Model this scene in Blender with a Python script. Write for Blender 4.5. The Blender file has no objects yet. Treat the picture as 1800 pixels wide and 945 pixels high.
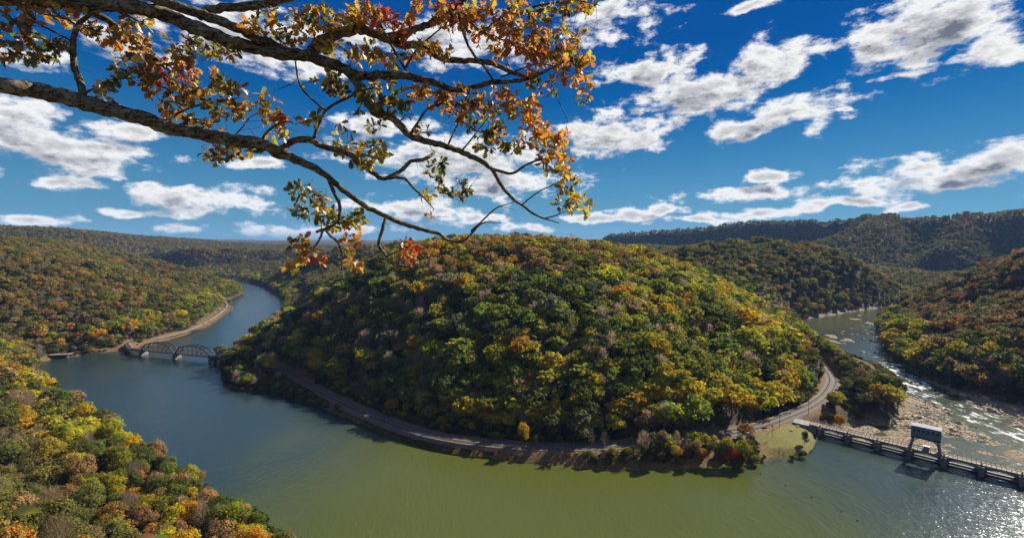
import bpy, bmesh, math, random
import numpy as np
from mathutils import Vector, Matrix
R = math.radians
SC = bpy.context.scene
COL = SC.collection
random.seed(7)
rng = np.random.default_rng(7)

# ------------------------------------------------------------------ camera
EYE = 130.0                       # metres above the lake
F = 800.0                         # focal length in photograph pixels (1800 wide)
PITCH = math.atan(47.5 / F)       # the camera looks a little down
cam = bpy.data.cameras.new('camera')
cam.sensor_width = 36.0
cam.lens = 16.0
cam.clip_start = 0.1
cam.clip_end = 30000
cam_ob = bpy.data.objects.new('camera', cam)
cam_ob.location = (0, 0, EYE)
cam_ob.rotation_euler = (R(90) - PITCH, 0, 0)
COL.objects.link(cam_ob)
SC.camera = cam_ob

SUN_EL, SUN_AZ = R(33), R(53)     # azimuth to the right of straight ahead (+Y)
sun = bpy.data.lights.new('sun', 'SUN')
sun.energy = 5.0
sun.angle = R(0.5)
sun.color = (1.0, 0.93, 0.80)
sun_ob = bpy.data.objects.new('sun', sun)
sdir = Vector((math.sin(SUN_AZ) * math.cos(SUN_EL), math.cos(SUN_AZ) * math.cos(SUN_EL), math.sin(SUN_EL)))
sun_ob.rotation_euler = (-sdir).to_track_quat('-Z', 'Y').to_euler()
COL.objects.link(sun_ob)

SC.view_settings.view_transform = 'Standard'
SC.view_settings.look = 'None'
SC.view_settings.exposure = 1.1
SC.view_settings.gamma = 1.0
SC.view_settings.use_curve_mapping = False
cy = SC.cycles
cy.max_bounces = 6
cy.diffuse_bounces = 2
cy.glossy_bounces = 2
cy.transmission_bounces = 3
cy.volume_bounces = 0
cy.transparent_max_bounces = 4
cy.caustics_reflective = False
cy.caustics_refractive = False
cy.sample_clamp_indirect = 3.0


def ray(px, py):
    """direction of the ray through a photograph pixel, scaled so that its depth along +Y is 1"""
    cx, cyy = (px - 900.0) / F, (472.5 - py) / F
    c, s = math.cos(PITCH), math.sin(PITCH)
    y = c + cyy * s
    z = cyy * c - s
    return (cx / y, 1.0, z / y)


def on_plane(px, py, z=0.0):
    r = ray(px, py)
    t = (z - EYE) / r[2]
    return (r[0] * t, t, z)


def at_depth(px, py, d):
    r = ray(px, py)
    return (r[0] * d, d, EYE + r[2] * d)


def project(x, y, z):
    c, s = math.cos(PITCH), math.sin(PITCH)
    dz = z - EYE
    depth = y * c - dz * s
    up = y * s + dz * c
    depth = np.maximum(depth, 0.01)
    return 900 + F * x / depth, 472.5 - F * up / depth


# ------------------------------------------------------------------ world: sky with clouds
def N(nt, typ, **kw):
    n = nt.nodes.new(typ)
    for k, v in kw.items():
        if k == 'inp':
            for kk, vv in v.items():
                if isinstance(vv, bpy.types.NodeSocket):
                    nt.links.new(vv, n.inputs[kk])
                else:
                    n.inputs[kk].default_value = vv
        else:
            setattr(n, k, v)
    return n


def M(nt, op, a, b=None, c=None, clamp=False):
    n = nt.nodes.new('ShaderNodeMath')
    n.operation = op
    n.use_clamp = clamp
    for i, v in enumerate((a, b, c)):
        if v is None:
            continue
        if isinstance(v, bpy.types.NodeSocket):
            nt.links.new(v, n.inputs[i])
        else:
            n.inputs[i].default_value = v
    return n.outputs[0]


def smooth(nt, v, a, b, lo=0.0, hi=1.0):
    n = nt.nodes.new('ShaderNodeMapRange')
    n.interpolation_type = 'SMOOTHSTEP'
    nt.links.new(v, n.inputs['Value'])
    n.inputs['From Min'].default_value = a
    n.inputs['From Max'].default_value = b
    n.inputs['To Min'].default_value = lo
    n.inputs['To Max'].default_value = hi
    return n.outputs['Result']


CLOUDS = [  # photograph pixel centre and half sizes
    (1640, 55, 165, 75), (1560, 70, 90, 45), (1720, 85, 80, 45), (1345, 105, 95, 36), (1225, 165, 165, 40),
    (1380, 195, 110, 38), (1130, 125, 90, 35), (1310, 225, 60, 28), (1065, 240, 125, 40),
    (1640, 310, 230, 34), (1770, 285, 120, 34), (1310, 343, 150, 15), (1510, 355, 100, 12), (1360, 312, 60, 10), (1690, 325, 110, 18),
    (60, 238, 190, 64), (165, 272, 120, 36), (120, 322, 95, 12), (266, 328, 44, 14), (370, 350, 140, 25), (250, 375, 60, 9),
    (445, 287, 52, 13), (252, 231, 60, 15), (1075, 28, 90, 42), (790, 75, 140, 52), (420, 60, 170, 62), (200, 75, 90, 26), (60, 100, 60, 20),
    (675, 222, 90, 22), (790, 275, 170, 48), (870, 320, 130, 32), (740, 370, 130, 25), (850, 383, 80, 10), (925, 398, 48, 10),
    (1130, 374, 85, 12), (1310, 374, 95, 11), (55, 388, 110, 12), (490, 408, 95, 16), (335, 402, 55, 9), (1040, 383, 50, 9),
    (1590, 365, 60, 10), (600, 405, 80, 10), (1220, 385, 90, 8), (1330, 5, 60, 12), (1560, 135, 60, 8), (560, 130, 60, 14), (1480, 188, 20, 6),
    (640, 60, 60, 26), (300, 110, 60, 16)]


def azel(px, py):
    r = ray(px, py)
    n = math.sqrt(r[0] ** 2 + 1 + r[2] ** 2)
    return math.atan2(r[0], 1.0), math.asin(r[2] / n)


def build_world():
    w = bpy.data.worlds.new('World')
    SC.world = w
    w.use_nodes = True
    nt = w.node_tree
    nt.nodes.clear()
    # --- density of the clouds as a node group of azimuth / elevation
    g = bpy.data.node_groups.new('cloud_density', 'ShaderNodeTree')
    g.interface.new_socket('azel', in_out='INPUT', socket_type='NodeSocketVector')
    g.interface.new_socket('density', in_out='OUTPUT', socket_type='NodeSocketFloat')
    gi = g.nodes.new('NodeGroupInput')
    go = g.nodes.new('NodeGroupOutput')
    p = gi.outputs[0]
    # a slow warp keeps the outlines from being ellipses
    warp = N(g, 'ShaderNodeTexNoise', noise_dimensions='2D', inp={'Vector': p, 'Scale': 9.0, 'Detail': 2.0})
    off = N(g, 'ShaderNodeVectorMath', operation='MULTIPLY_ADD', inp={0: warp.outputs['Color'], 1: (0.09, 0.035, 0), 2: (-0.045, -0.0175, 0)})
    pw = N(g, 'ShaderNodeVectorMath', operation='ADD', inp={0: p, 1: off.outputs[0]}).outputs[0]
    acc = None
    for (cx, cyy, rx, ry) in CLOUDS:
        a0, e0 = azel(cx, cyy)
        a1, _ = azel(cx + rx, cyy)
        a2, _ = azel(cx - rx, cyy)
        _, e1 = azel(cx, cyy - ry)
        _, e2 = azel(cx, cyy + ry)
        sa, se = 2 / (a1 - a2), 2 / (e1 - e2)
        v = N(g, 'ShaderNodeVectorMath', operation='MULTIPLY_ADD', inp={0: pw, 1: (sa, se, 0), 2: (-a0 * sa, -e0 * se, 0)})
        l = N(g, 'ShaderNodeVectorMath', operation='LENGTH', inp={0: v.outputs[0]}).outputs['Value']
        if acc is None:
            acc = l
        else:
            acc = M(g, 'SMOOTH_MIN', acc, l, 0.12)
    body = M(g, 'SUBTRACT', 1.0, acc)
    # away from the view the sky goes on with the same kind of scattered cloud
    far = N(g, 'ShaderNodeTexNoise', noise_dimensions='2D', inp={'Vector': N(g, 'ShaderNodeVectorMath', operation='MULTIPLY', inp={0: p, 1: (1, 2.2, 0)}).outputs[0], 'Scale': 3.2, 'Detail': 2.0})
    sep = N(g, 'ShaderNodeSeparateXYZ', inp={0: p})
    outside = M(g, 'MAXIMUM', smooth(g, M(g, 'ABSOLUTE', sep.outputs[0]), 0.86, 1.05), smooth(g, sep.outputs[1], 0.50, 0.62))
    rest = M(g, 'MULTIPLY_ADD', far.outputs['Fac'], 5.0, -2.85)
    rest = M(g, 'ADD', rest, M(g, 'MULTIPLY_ADD', outside, 2.0, -2.0))
    body = M(g, 'MAXIMUM', body, rest)
    body = M(g, 'MAXIMUM', body, -1.0)
    body = M(g, 'MINIMUM', body, 0.75)
    stretch = N(g, 'ShaderNodeVectorMath', operation='MULTIPLY', inp={0: p, 1: (1.0, 2.1, 0)}).outputs[0]
    n1 = N(g, 'ShaderNodeTexNoise', noise_dimensions='2D', inp={'Vector': stretch, 'Scale': 15.0, 'Detail': 9.0, 'Roughness': 0.60})
    d = M(g, 'MULTIPLY_ADD', M(g, 'SUBTRACT', n1.outputs['Fac'], 0.5), 2.9, body)
    g.links.new(d, go.inputs[0])

    tc = N(nt, 'ShaderNodeTexCoord')
    nrm = N(nt, 'ShaderNodeVectorMath', operation='NORMALIZE', inp={0: tc.outputs['Generated']})
    s = N(nt, 'ShaderNodeSeparateXYZ', inp={0: nrm.outputs[0]})
    az = M(nt, 'ARCTAN2', s.outputs[0], s.outputs[1])
    el = M(nt, 'ARCSINE', s.outputs[2])
    p0 = N(nt, 'ShaderNodeCombineXYZ', inp={0: az, 1: el, 2: 0.0}).outputs[0]
    p1 = N(nt, 'ShaderNodeVectorMath', operation='ADD', inp={0: p0, 1: (0.016, 0.022, 0)}).outputs[0]
    g0 = N(nt, 'ShaderNodeGroup', node_tree=g, inp={0: p0}).outputs[0]
    g1 = N(nt, 'ShaderNodeGroup', node_tree=g, inp={0: p1}).outputs[0]
    cover = smooth(nt, g0, -0.10, 0.60)
    above = smooth(nt, el, 0.0, 0.03)
    cover = M(nt, 'MULTIPLY', cover, above)
    core = smooth(nt, g0, 0.35, 1.25)                      # thick cloud is grey
    shadow = smooth(nt, g1, 0.15, 1.15)                     # cloud lies between this point and the sun
    dark = M(nt, 'MULTIPLY_ADD', shadow, 0.60, M(nt, 'MULTIPLY', core, 0.55), clamp=True)
    ccol = N(nt, 'ShaderNodeMix', data_type='RGBA', inp={0: dark, 6: (0.465, 0.465, 0.46, 1), 7: (0.075, 0.085, 0.112, 1)})
    sky = N(nt, 'ShaderNodeTexSky', sky_type='NISHITA')
    sky.sun_disc = False
    sky.sun_elevation = SUN_EL
    sky.sun_rotation = SUN_AZ
    sky.altitude = 300
    sky.air_density = 1.0
    sky.dust_density = 0.3
    sky.ozone_density = 3.0
    # a deep, polarised blue: the sky's own hue, richer in colour and more even in brightness
    hsv = N(nt, 'ShaderNodeSeparateColor', mode='HSV', inp={0: sky.outputs[0]})
    up = smooth(nt, el, -0.05, 0.42)
    hue = M(nt, 'MULTIPLY_ADD', up, 0.056, 0.570)
    sat = M(nt, 'MULTIPLY_ADD', M(nt, 'POWER', up, 0.42), 0.46, 0.58, clamp=True)
    val = M(nt, 'MULTIPLY', M(nt, 'POWER', hsv.outputs[2], 0.26), M(nt, 'MULTIPLY_ADD', up, -0.50, 1.48))
    gm = N(nt, 'ShaderNodeCombineColor', mode='HSV', inp={0: hue, 1: sat, 2: val})
    b1 = N(nt, 'ShaderNodeBackground', inp={0: gm.outputs[0], 1: 0.10})
    b2 = N(nt, 'ShaderNodeBackground', inp={0: ccol.outputs[2], 1: 1.0})
    mx = N(nt, 'ShaderNodeMixShader', inp={0: cover, 1: b1.outputs[0], 2: b2.outputs[0]})
    o = N(nt, 'ShaderNodeOutputWorld')
    nt.links.new(mx.outputs[0], o.inputs[0])


build_world()

# ------------------------------------------------------------------ helpers
def link_mesh(name, me, mats=(), parent=None):
    o = bpy.data.objects.new(name, me)
    COL.objects.link(o)
    for m in mats:
        if m.name not in [x.name for x in me.materials if x]:
            me.materials.append(m)
    if parent:
        o.parent = parent
    return o


def pydata(name, v, f, smooth_=False):
    me = bpy.data.meshes.new(name)
    me.from_pydata([tuple(map(float, q)) for q in v], [], [tuple(map(int, q)) for q in f])
    if smooth_:
        me.polygons.foreach_set('use_smooth', [True] * len(me.polygons))
    me.update()
    return me


def tag(o, label=None, cat=None, group=None, kind=None):
    if label: o['label'] = label
    if cat: o['category'] = cat
    if group: o['group'] = group
    if kind: o['kind'] = kind
    return o


def empty(name, loc, rz=0.0):
    o = bpy.data.objects.new(name, None)
    o.empty_display_size = 0.5
    o.location = loc
    o.rotation_euler = (0, 0, rz)
    COL.objects.link(o)
    return o


class MB:
    def __init__(s):
        s.v, s.f = [], []

    def add(s, v, f):
        b = len(s.v)
        s.v += [tuple(q) for q in v]
        s.f += [tuple(i + b for i in q) for q in f]
        return s

    def box(s, c, size, rz=0.0):
        x, y, z = [q / 2 for q in size]
        ca, sa = math.cos(rz), math.sin(rz)
        v = []
        for dz in (-z, z):
            for dx, dy in ((-x, -y), (x, -y), (x, y), (-x, y)):
                v.append((c[0] + dx * ca - dy * sa, c[1] + dx * sa + dy * ca, c[2] + dz))
        return s.add(v, [(0, 3, 2, 1), (4, 5, 6, 7), (0, 1, 5, 4), (1, 2, 6, 5), (2, 3, 7, 6), (3, 0, 4, 7)])

    def beam(s, a, b, w, h=None):
        """a rectangular bar from a to b"""
        a, b = Vector(a), Vector(b)
        h = h or w
        d = (b - a).normalized()
        up = Vector((0, 0, 1)) if abs(d.z) < 0.95 else Vector((0, 1, 0))
        x = d.cross(up).normalized() * (w / 2)
        y = x.cross(d).normalized() * (h / 2)
        v = [a - x - y, a + x - y, a + x + y, a - x + y, b - x - y, b + x - y, b + x + y, b - x + y]
        return s.add(v, [(0, 3, 2, 1), (4, 5, 6, 7), (0, 1, 5, 4), (1, 2, 6, 5), (2, 3, 7, 6), (3, 0, 4, 7)])

    def tube(s, pts, rad, n=8, caps=True):
        v, f = tube(pts, rad, n, caps)
        return s.add(v, f)

    def prism(s, poly, z0, z1):
        n = len(poly)
        v = [(p[0], p[1], z0) for p in poly] + [(p[0], p[1], z1) for p in poly]
        f = [tuple(range(n - 1, -1, -1)), tuple(range(n, 2 * n))]
        f += [(i, (i + 1) % n, n + (i + 1) % n, n + i) for i in range(n)]
        return s.add(v, f)

    def build(s, name, m, parent=None, smooth_=False):
        return link_mesh(name, pydata(name, s.v, s.f, smooth_), [m] if m else [], parent)


def tube(pts, rad, n=8, caps=True, rough=0.0, rg=None):
    pts = [Vector(p) for p in pts]
    k = len(pts)
    v, f = [], []
    prev = None
    for i, p in enumerate(pts):
        d = (pts[min(i + 1, k - 1)] - pts[max(i - 1, 0)]).normalized()
        if prev is None:
            a = Vector((0, 0, 1)) if abs(d.z) < 0.9 else Vector((1, 0, 0))
            x = (a - d * a.dot(d)).normalized()
        else:
            x = (prev - d * prev.dot(d)).normalized()
        prev = x
        y = d.cross(x)
        for j in range(n):
            t = 2 * math.pi * j / n
            r = rad[i]
            if rough and rg is not None:
                r *= 1 + rough * (rg.random() - 0.5) * 2
            v.append(p + (x * math.cos(t) + y * math.sin(t)) * r)
    for i in range(k - 1):
        for j in range(n):
            a, b = i * n + j, i * n + (j + 1) % n
            f.append((a, b, b + n, a + n))
    if caps:
        f.append(tuple(range(n - 1, -1, -1)))
        f.append(tuple(range((k - 1) * n, k * n)))
    return v, f


def catmull(pts, step):
    """resample a polyline (any dimension) as a smooth curve with about the given spacing"""
    P = [np.array(p, float) for p in pts]
    P = [2 * P[0] - P[1]] + P + [2 * P[-1] - P[-2]]
    out = []
    for i in range(1, len(P) - 2):
        a, b, c, d = P[i - 1], P[i], P[i + 1], P[i + 2]
        n = max(1, int(np.linalg.norm((c - b)[:3]) / step))
        for k in range(n):
            t = k / n
            out.append(0.5 * (2 * b + (c - a) * t + (2 * a - 5 * b + 4 * c - d) * t * t + (3 * b - 3 * c + d - a) * t ** 3))
    out.append(P[-2])
    return np.array(out)


def sstep(a, b, x):
    t = np.clip((x - a) / (b - a), 0, 1)
    return t * t * (3 - 2 * t)


# smooth value noise in numpy
_perm = rng.random((256, 256))


def vnoise(x, y):
    xi, yi = np.floor(x).astype(int), np.floor(y).astype(int)
    fx, fy = x - xi, y - yi
    fx, fy = fx * fx * (3 - 2 * fx), fy * fy * (3 - 2 * fy)
    a = _perm[xi % 256, yi % 256]
    b = _perm[(xi + 1) % 256, yi % 256]
    c = _perm[xi % 256, (yi + 1) % 256]
    d = _perm[(xi + 1) % 256, (yi + 1) % 256]
    return (a * (1 - fx) + b * fx) * (1 - fy) + (c * (1 - fx) + d * fx) * fy - 0.5


def fbm(x, y, o=4):
    s, a = 0, 1.0
    for i in range(o):
        s = s + a * vnoise(x * 2 ** i + 17 * i, y * 2 ** i + 31 * i)
        a *= 0.5
    return s


# ------------------------------------------------------------------ materials
def mat(name):
    m = bpy.data.materials.new(name)
    m.use_nodes = True
    nt = m.node_tree
    nt.nodes.clear()
    o = nt.nodes.new('ShaderNodeOutputMaterial')
    return m, nt, o


def mixc(nt, fac, a, b):
    n = nt.nodes.new('ShaderNodeMix')
    n.data_type = 'RGBA'
    for i, v in ((0, fac), (6, a), (7, b)):
        if isinstance(v, bpy.types.NodeSocket):
            nt.links.new(v, n.inputs[i])
        else:
            n.inputs[i].default_value = v if i == 0 or len(v) == 4 else (*v, 1)
    return n.outputs[2]


def noise(nt, scale, detail=4, rough=0.55, vec=None, dist=0.0):
    n = nt.nodes.new('ShaderNodeTexNoise')
    n.inputs['Scale'].default_value = scale
    n.inputs['Detail'].default_value = detail
    n.inputs['Roughness'].default_value = rough
    n.inputs['Distortion'].default_value = dist
    if vec is not None:
        nt.links.new(vec, n.inputs['Vector'])
    return n.outputs['Fac']


def simple(name, c1, c2, scale=1.0, rough=0.8, bump=0.0, metal=0.0, lo=0.35, hi=0.65):
    """a material of two mixed colours in object space, with a little relief"""
    m, nt, o = mat(name)
    tc = nt.nodes.new('ShaderNodeTexCoord')
    f = noise(nt, scale, 6, 0.6, tc.outputs['Object'])
    c = mixc(nt, smooth(nt, f, lo, hi), c1, c2)
    b = N(nt, 'ShaderNodeBsdfPrincipled', inp={'Base Color': c, 'Roughness': rough, 'Metallic': metal})
    if bump:
        bp = N(nt, 'ShaderNodeBump', inp={'Strength': bump, 'Distance': 0.1, 'Height': noise(nt, scale * 4, 6, 0.6, tc.outputs['Object'])})
        nt.links.new(bp.outputs[0], b.inputs['Normal'])
    nt.links.new(b.outputs[0], o.inputs[0])
    return m


def leaf_mat(name, source, translucent=0.35, contrast=0.9, gloss=0.0):
    """foliage: the colour comes from the tree (object or instance), varied from clump to clump"""
    m, nt, o = mat(name)
    a = nt.nodes.new('ShaderNodeAttribute')
    a.attribute_type = source
    a.attribute_name = 'leaf_color'
    v = nt.nodes.new('ShaderNodeAttribute')
    v.attribute_type = 'GEOMETRY'
    v.attribute_name = 'vary'
    hs = N(nt, 'ShaderNodeHueSaturation', inp={
        'Hue': M(nt, 'MULTIPLY_ADD', v.outputs['Fac'], -0.05, 0.525),
        'Saturation': M(nt, 'MULTIPLY_ADD', v.outputs['Fac'], 0.3, 0.85),
        'Value': M(nt, 'MULTIPLY_ADD', v.outputs['Fac'], contrast, 1.0 - contrast * 0.45),
        'Color': a.outputs['Color']})
    d = N(nt, 'ShaderNodeBsdfDiffuse', inp={0: hs.outputs[0]})
    t = N(nt, 'ShaderNodeBsdfTranslucent', inp={0: hs.outputs[0]})
    mx = N(nt, 'ShaderNodeMixShader', inp={0: translucent, 1: d.outputs[0], 2: t.outputs[0]})
    out = mx.outputs[0]
    if gloss:
        gl = N(nt, 'ShaderNodeBsdfGlossy', inp={0: (1, 1, 1, 1), 'Roughness': 0.45})
        out = N(nt, 'ShaderNodeMixShader', inp={0: gloss, 1: out, 2: gl.outputs[0]}).outputs[0]
    nt.links.new(out, o.inputs[0])
    return m


MAT_CROWN = leaf_mat('foliage', 'INSTANCER', 0.46, 1.0)
MAT_LEAF = leaf_mat('oak_leaf', 'INSTANCER', 0.58, 0.5, 0.05)
MAT_LEAVES = leaf_mat('oak_leaf_mass', 'GEOMETRY', 0.58, 0.5, 0.05)
MAT_TRUNK = simple('tree_trunk', (0.07, 0.055, 0.04), (0.15, 0.125, 0.10), 2.0, 0.9)
MAT_TWIGS = simple('bare_twigs', (0.11, 0.085, 0.065), (0.20, 0.165, 0.135), 2.0, 0.9)
MAT_STEEL = simple('rusty_steel', (0.016, 0.009, 0.009), (0.045, 0.02, 0.017), 0.8, 0.7)
MAT_CONCRETE = simple('concrete', (0.19, 0.185, 0.175), (0.34, 0.33, 0.31), 0.5, 0.85, 0.3)
MAT_CONCRETE_DARK = simple('weathered_concrete', (0.10, 0.10, 0.10), (0.22, 0.215, 0.205), 0.4, 0.85, 0.3)
MAT_BLUE = simple('blue_grey_paint', (0.10, 0.145, 0.20), (0.15, 0.20, 0.26), 0.6, 0.5)
MAT_ROOF = simple('pale_metal_roof', (0.12, 0.145, 0.18), (0.18, 0.205, 0.24), 0.6, 0.75)
MAT_DARK = simple('dark_steel', (0.02, 0.022, 0.026), (0.05, 0.05, 0.055), 1.0, 0.6)
MAT_DECK = simple('deck_surface', (0.24, 0.19, 0.145), (0.36, 0.30, 0.235), 0.4, 0.9)
MAT_GATE = simple('gate_steel', (0.05, 0.06, 0.07), (0.12, 0.13, 0.14), 0.5, 0.6)
MAT_BALLAST = simple('ballast', (0.065, 0.05, 0.04), (0.165, 0.13, 0.10), 1.3, 0.95, 0.6)
MAT_RAIL = simple('rail_steel', (0.13, 0.10, 0.085), (0.24, 0.21, 0.19), 0.6, 0.5, 0, 0.4)
MAT_SLEEPER = simple('sleeper_timber', (0.05, 0.04, 0.032), (0.10, 0.08, 0.065), 2.0, 0.9)
MAT_WOOD = simple('grey_timber', (0.13, 0.105, 0.08), (0.25, 0.21, 0.17), 1.5, 0.9)
MAT_ROCK = simple('river_rock', (0.13, 0.095, 0.06), (0.42, 0.33, 0.225), 0.35, 0.9, 0.5)
MAT_WHITE = simple('white_paint', (0.7, 0.7, 0.68), (0.8, 0.8, 0.78), 1.0, 0.5)
MAT_BUOY = simple('buoy_plastic', (0.04, 0.035, 0.03), (0.10, 0.07, 0.05), 1.0, 0.5)
MAT_CHIP = simple('faded_green_metal', (0.2, 0.23, 0.2), (0.3, 0.32, 0.3), 1.0, 0.6)

# ------------------------------------------------------------------ the lie of the land
P0 = lambda px, py: on_plane(px, py, 0.0)[:2]
PD = lambda px, py: on_plane(px, py, -6.0)[:2]
PT = lambda px, py: on_plane(px, py, 5.0)[:2]
DAM_A = np.array([203.0, 309.0])
DAM_B = np.array([272.0, 242.0])
DAM_DIR = (DAM_B - DAM_A) / np.linalg.norm(DAM_B - DAM_A)
DAM_END = DAM_A + DAM_DIR * 205

near_shore = [tuple(DAM_END), (300, 105), (180, 128), (80, 148), (0, 160), (-45, 172), (-82, 180), (-134, 214), (-212, 260), (-288, 314),
              (-352, 354), (-412, 396), (-478, 446)]
left_shore = [P0(75, 634), P0(150, 623), P0(228, 613), (-468, 572), (-462, 590), P0(295, 597), P0(363, 572), P0(393, 553), P0(405, 540), P0(398, 528), P0(427, 515),
              P0(416, 503), (-1000, 1490), (-1500, 1720)]
right_bank_up = [(-1420, 1880), (-950, 1570), (-815, 1440), (-735, 1350), (-560, 1095), (-430, 850), (-365, 700), (-335, 600), (-328, 540)]
pen_front = [P0(384, 632), P0(392, 660), P0(412, 684), P0(480, 693), P0(560, 714), P0(630, 740), P0(700, 766), P0(800, 793), P0(930, 812), P0(1060, 826), P0(1200, 823), P0(1335, 815),
             P0(1352, 801), P0(1418, 799), P0(1434, 775), (203, 306)]
LAKE = np.array(near_shore + left_shore + right_bank_up + pen_front)
down_left = [(212, 316), (240, 322), (268, 333), PD(1583, 748), PD(1592, 715), PD(1596, 688), on_plane(1566, 642, 2)[:2], on_plane(1488, 602, 12)[:2], on_plane(1440, 577, 14)[:2], (500, 790), (660, 890), (800, 960), (1000, 1040), (1300, 1080)]
down_right = [(1320, 1000), (1020, 960), (860, 890), (740, 835), (640, 790), PD(1543, 590), PD(1560, 622), PD(1605, 655), PD(1650, 676), PD(1710, 692), PD(1800, 716), (446, 322), (440, 260), (400, 190), tuple(DAM_END)]
DOWN = np.array(down_left + down_right)


def seg_dist(x, y, poly, closed=True):
    P = np.asarray(poly, float)
    Q = np.roll(P, -1, 0) if closed else P[1:]
    P = P if closed else P[:-1]
    best = np.full(x.shape, 1e18)
    for (ax, ay), (bx, by) in zip(P[:, :2], Q[:, :2]):
        dx, dy = bx - ax, by - ay
        L = dx * dx + dy * dy + 1e-9
        t = np.clip(((x - ax) * dx + (y - ay) * dy) / L, 0, 1)
        best = np.minimum(best, (x - ax - t * dx) ** 2 + (y - ay - t * dy) ** 2)
    return np.sqrt(best)


def inside(x, y, poly):
    P = np.asarray(poly, float)
    c = np.zeros(x.shape, bool)
    j = len(P) - 1
    for i in range(len(P)):
        xi, yi, xj, yj = P[i, 0], P[i, 1], P[j, 0], P[j, 1]
        if yi != yj:
            c ^= ((yi > y) != (yj > y)) & (x < (xj - xi) * (y - yi) / (yj - yi) + xi)
        j = i
    return c


CTRL = np.array([
    (60, 560, 117, 265), (-150, 620, 117, 270), (200, 520, 98, 250), (300, 470, 58, 230), (0, 800, 124, 300), (300, 800, 98, 320),
    (550, 1050, 92, 330), (450, 1350, 96, 330), (800, 1250, 92, 330),
    (-450, 1300, 108, 330), (-400, 1700, 80, 400), (-600, 2300, 40, 400),
    (-790, 700, 120, 300), (-1000, 1000, 124, 340), (-700, 520, 112, 290), (-1100, 500, 122, 300), (-1200, 1400, 118, 420),
    (-2000, 1800, 172, 500), (-2600, 2400, 190, 600), (-1500, 2300, 50, 500), (-1300, 2900, 50, 450), (-1000, 1800, 40, 450),
    (0, 0, 126, 130), (-250, 100, 122, 175), (300, 0, 126, 150), (-400, 250, 112, 190), (-150, 30, 126, 150),
    (800, 600, 60, 330), (700, 420, 90, 300), (1100, 800, 15, 450), (1000, 1100, 20, 450), (900, 300, 150, 300),
    (1815, 2250, 110, 800), (2100, 1800, 60, 750), (1365, 2700, 90, 900), (937, 3100, 90, 800), (900, 4000, 120, 900), (1500, 1400, 25, 560), (1300, 1750, 40, 700), (1750, 1450, 25, 560),
    (0, 3000, 112, 600), (-500, 3500, 108, 600), (3200, 2500, 300, 900), (-4000, 3000, 170, 700), (0, 6500, 60, 900), (4000, 6500, 120, 900), (-4000, 6500, 60, 900)], float)

track_px = [(1432, 618), (1447, 640), (1458, 654), (1464, 670), (1452, 692), (1430, 709), (1400, 724), (1330, 749), (1220, 770), (1100, 781), (1000, 785), (920, 783), (800, 771), (700, 746), (600, 704), (520, 664), (460, 634)]
TRACK = catmull([(520, 800), (450, 690), (392, 590)] + [PT(*p) for p in track_px] + [(-292, 520), (-296, 580), (-325, 690), (-385, 850), (-510, 1090)], 4.0)
TRACK = TRACK[np.argmax(TRACK[:, 1] < 495):]      # beyond the bend the line runs on under the trees
TRUSS_L, TRUSS_R = np.array(on_plane(252, 613, 7.0)[:2]), np.array(on_plane(374, 625, 7.0)[:2])
TRACK_UP = catmull([tuple(TRUSS_L - (TRUSS_R - TRUSS_L) / np.linalg.norm(TRUSS_R - TRUSS_L) * 18), on_plane(226, 606, 6)[:2], on_plane(224, 600, 6)[:2], on_plane(240, 596, 6)[:2],
                    on_plane(275, 593, 5)[:2], on_plane(325, 580, 5)[:2], on_plane(362, 563, 5)[:2], on_plane(388, 546, 5)[:2], on_plane(396, 535, 5)[:2], on_plane(388, 524, 5)[:2]], 5.0)
RAPIDS = catmull([PD(1800, 770), PD(1745, 745), PD(1700, 722), PD(1665, 708), PD(1630, 695), PD(1604, 672), PD(1568, 640)], 10)
LAWN = np.array([on_plane(*p, 3.5)[:2] for p in [(1331, 754), (1372, 748), (1408, 738), (1426, 745), (1434, 765), (1424, 788), (1400, 797), (1352, 800), (1334, 790)]])
# creases in the hills: (points, z at the first point, z at the last point, side slope)
CREASES = [([(505, 760), (430, 860), (300, 1000)], 0, 85, 0.42), ([(880, 920), (980, 1200), (1080, 1500), (1000, 2000)], 5, 60, 0.33),
           ([(1150, 1020), (1400, 1300), (1500, 1450)], 5, 50, 0.45), ([(-560, 905), (-800, 1000), (-1000, 1150)], 3, 95, 0.4),
           ([(-740, 1300), (-1100, 1500), (-1500, 1700)], 3, 105, 0.3), ([(700, 880), (900, 1000), (1250, 1250)], 0, 50, 0.35)]

# crest lines: photograph pixel of the tree tops and distance along each crest, side slope
CRESTS = [([(1075, 408, 3000), (1150, 402, 2800), (1230, 396, 2650), (1320, 384, 2500), (1430, 381, 2350), (1500, 377, 2200), (1560, 367, 2050), (1610, 375, 1960), (1650, 374, 1880), (1705, 366, 1800), (1745, 369, 1730), (1790, 363, 1670), (1860, 358, 1620), (1960, 350, 1580)], 1.05),
          ([(1560, 371, 2040), (1525, 385, 1900), (1480, 404, 1780), (1420, 425, 1640)], 0.85), ([(1705, 368, 1790), (1690, 395, 1680), (1668, 425, 1580)], 1.0),
          ([(1215, 428, 900), (1290, 416, 960), (1345, 412, 1000), (1410, 421, 1040), (1460, 444, 1010), (1510, 478, 1030), (1550, 510, 1030)], 0.47),
          ([(1520, 602, 625), (1560, 580, 640), (1620, 545, 650), (1700, 512, 650), (1760, 482, 650), (1840, 440, 650), (1980, 372, 660), (2150, 320, 680)], 0.72),
          ([(700, 420, 1250), (640, 424, 1280), (600, 429, 1300), (560, 441, 1340), (505, 468, 1390), (462, 490, 1420)], 1.1),
          ([(-120, 392, 1900), (0, 399, 1900), (90, 402, 1950), (160, 408, 2000), (225, 417, 2100), (290, 430, 2250)], 1.0), ([(290, 431, 2000), (340, 431, 1960), (400, 433, 2000), (460, 434, 2060), (560, 434, 2100)], 0.95)]


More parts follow.
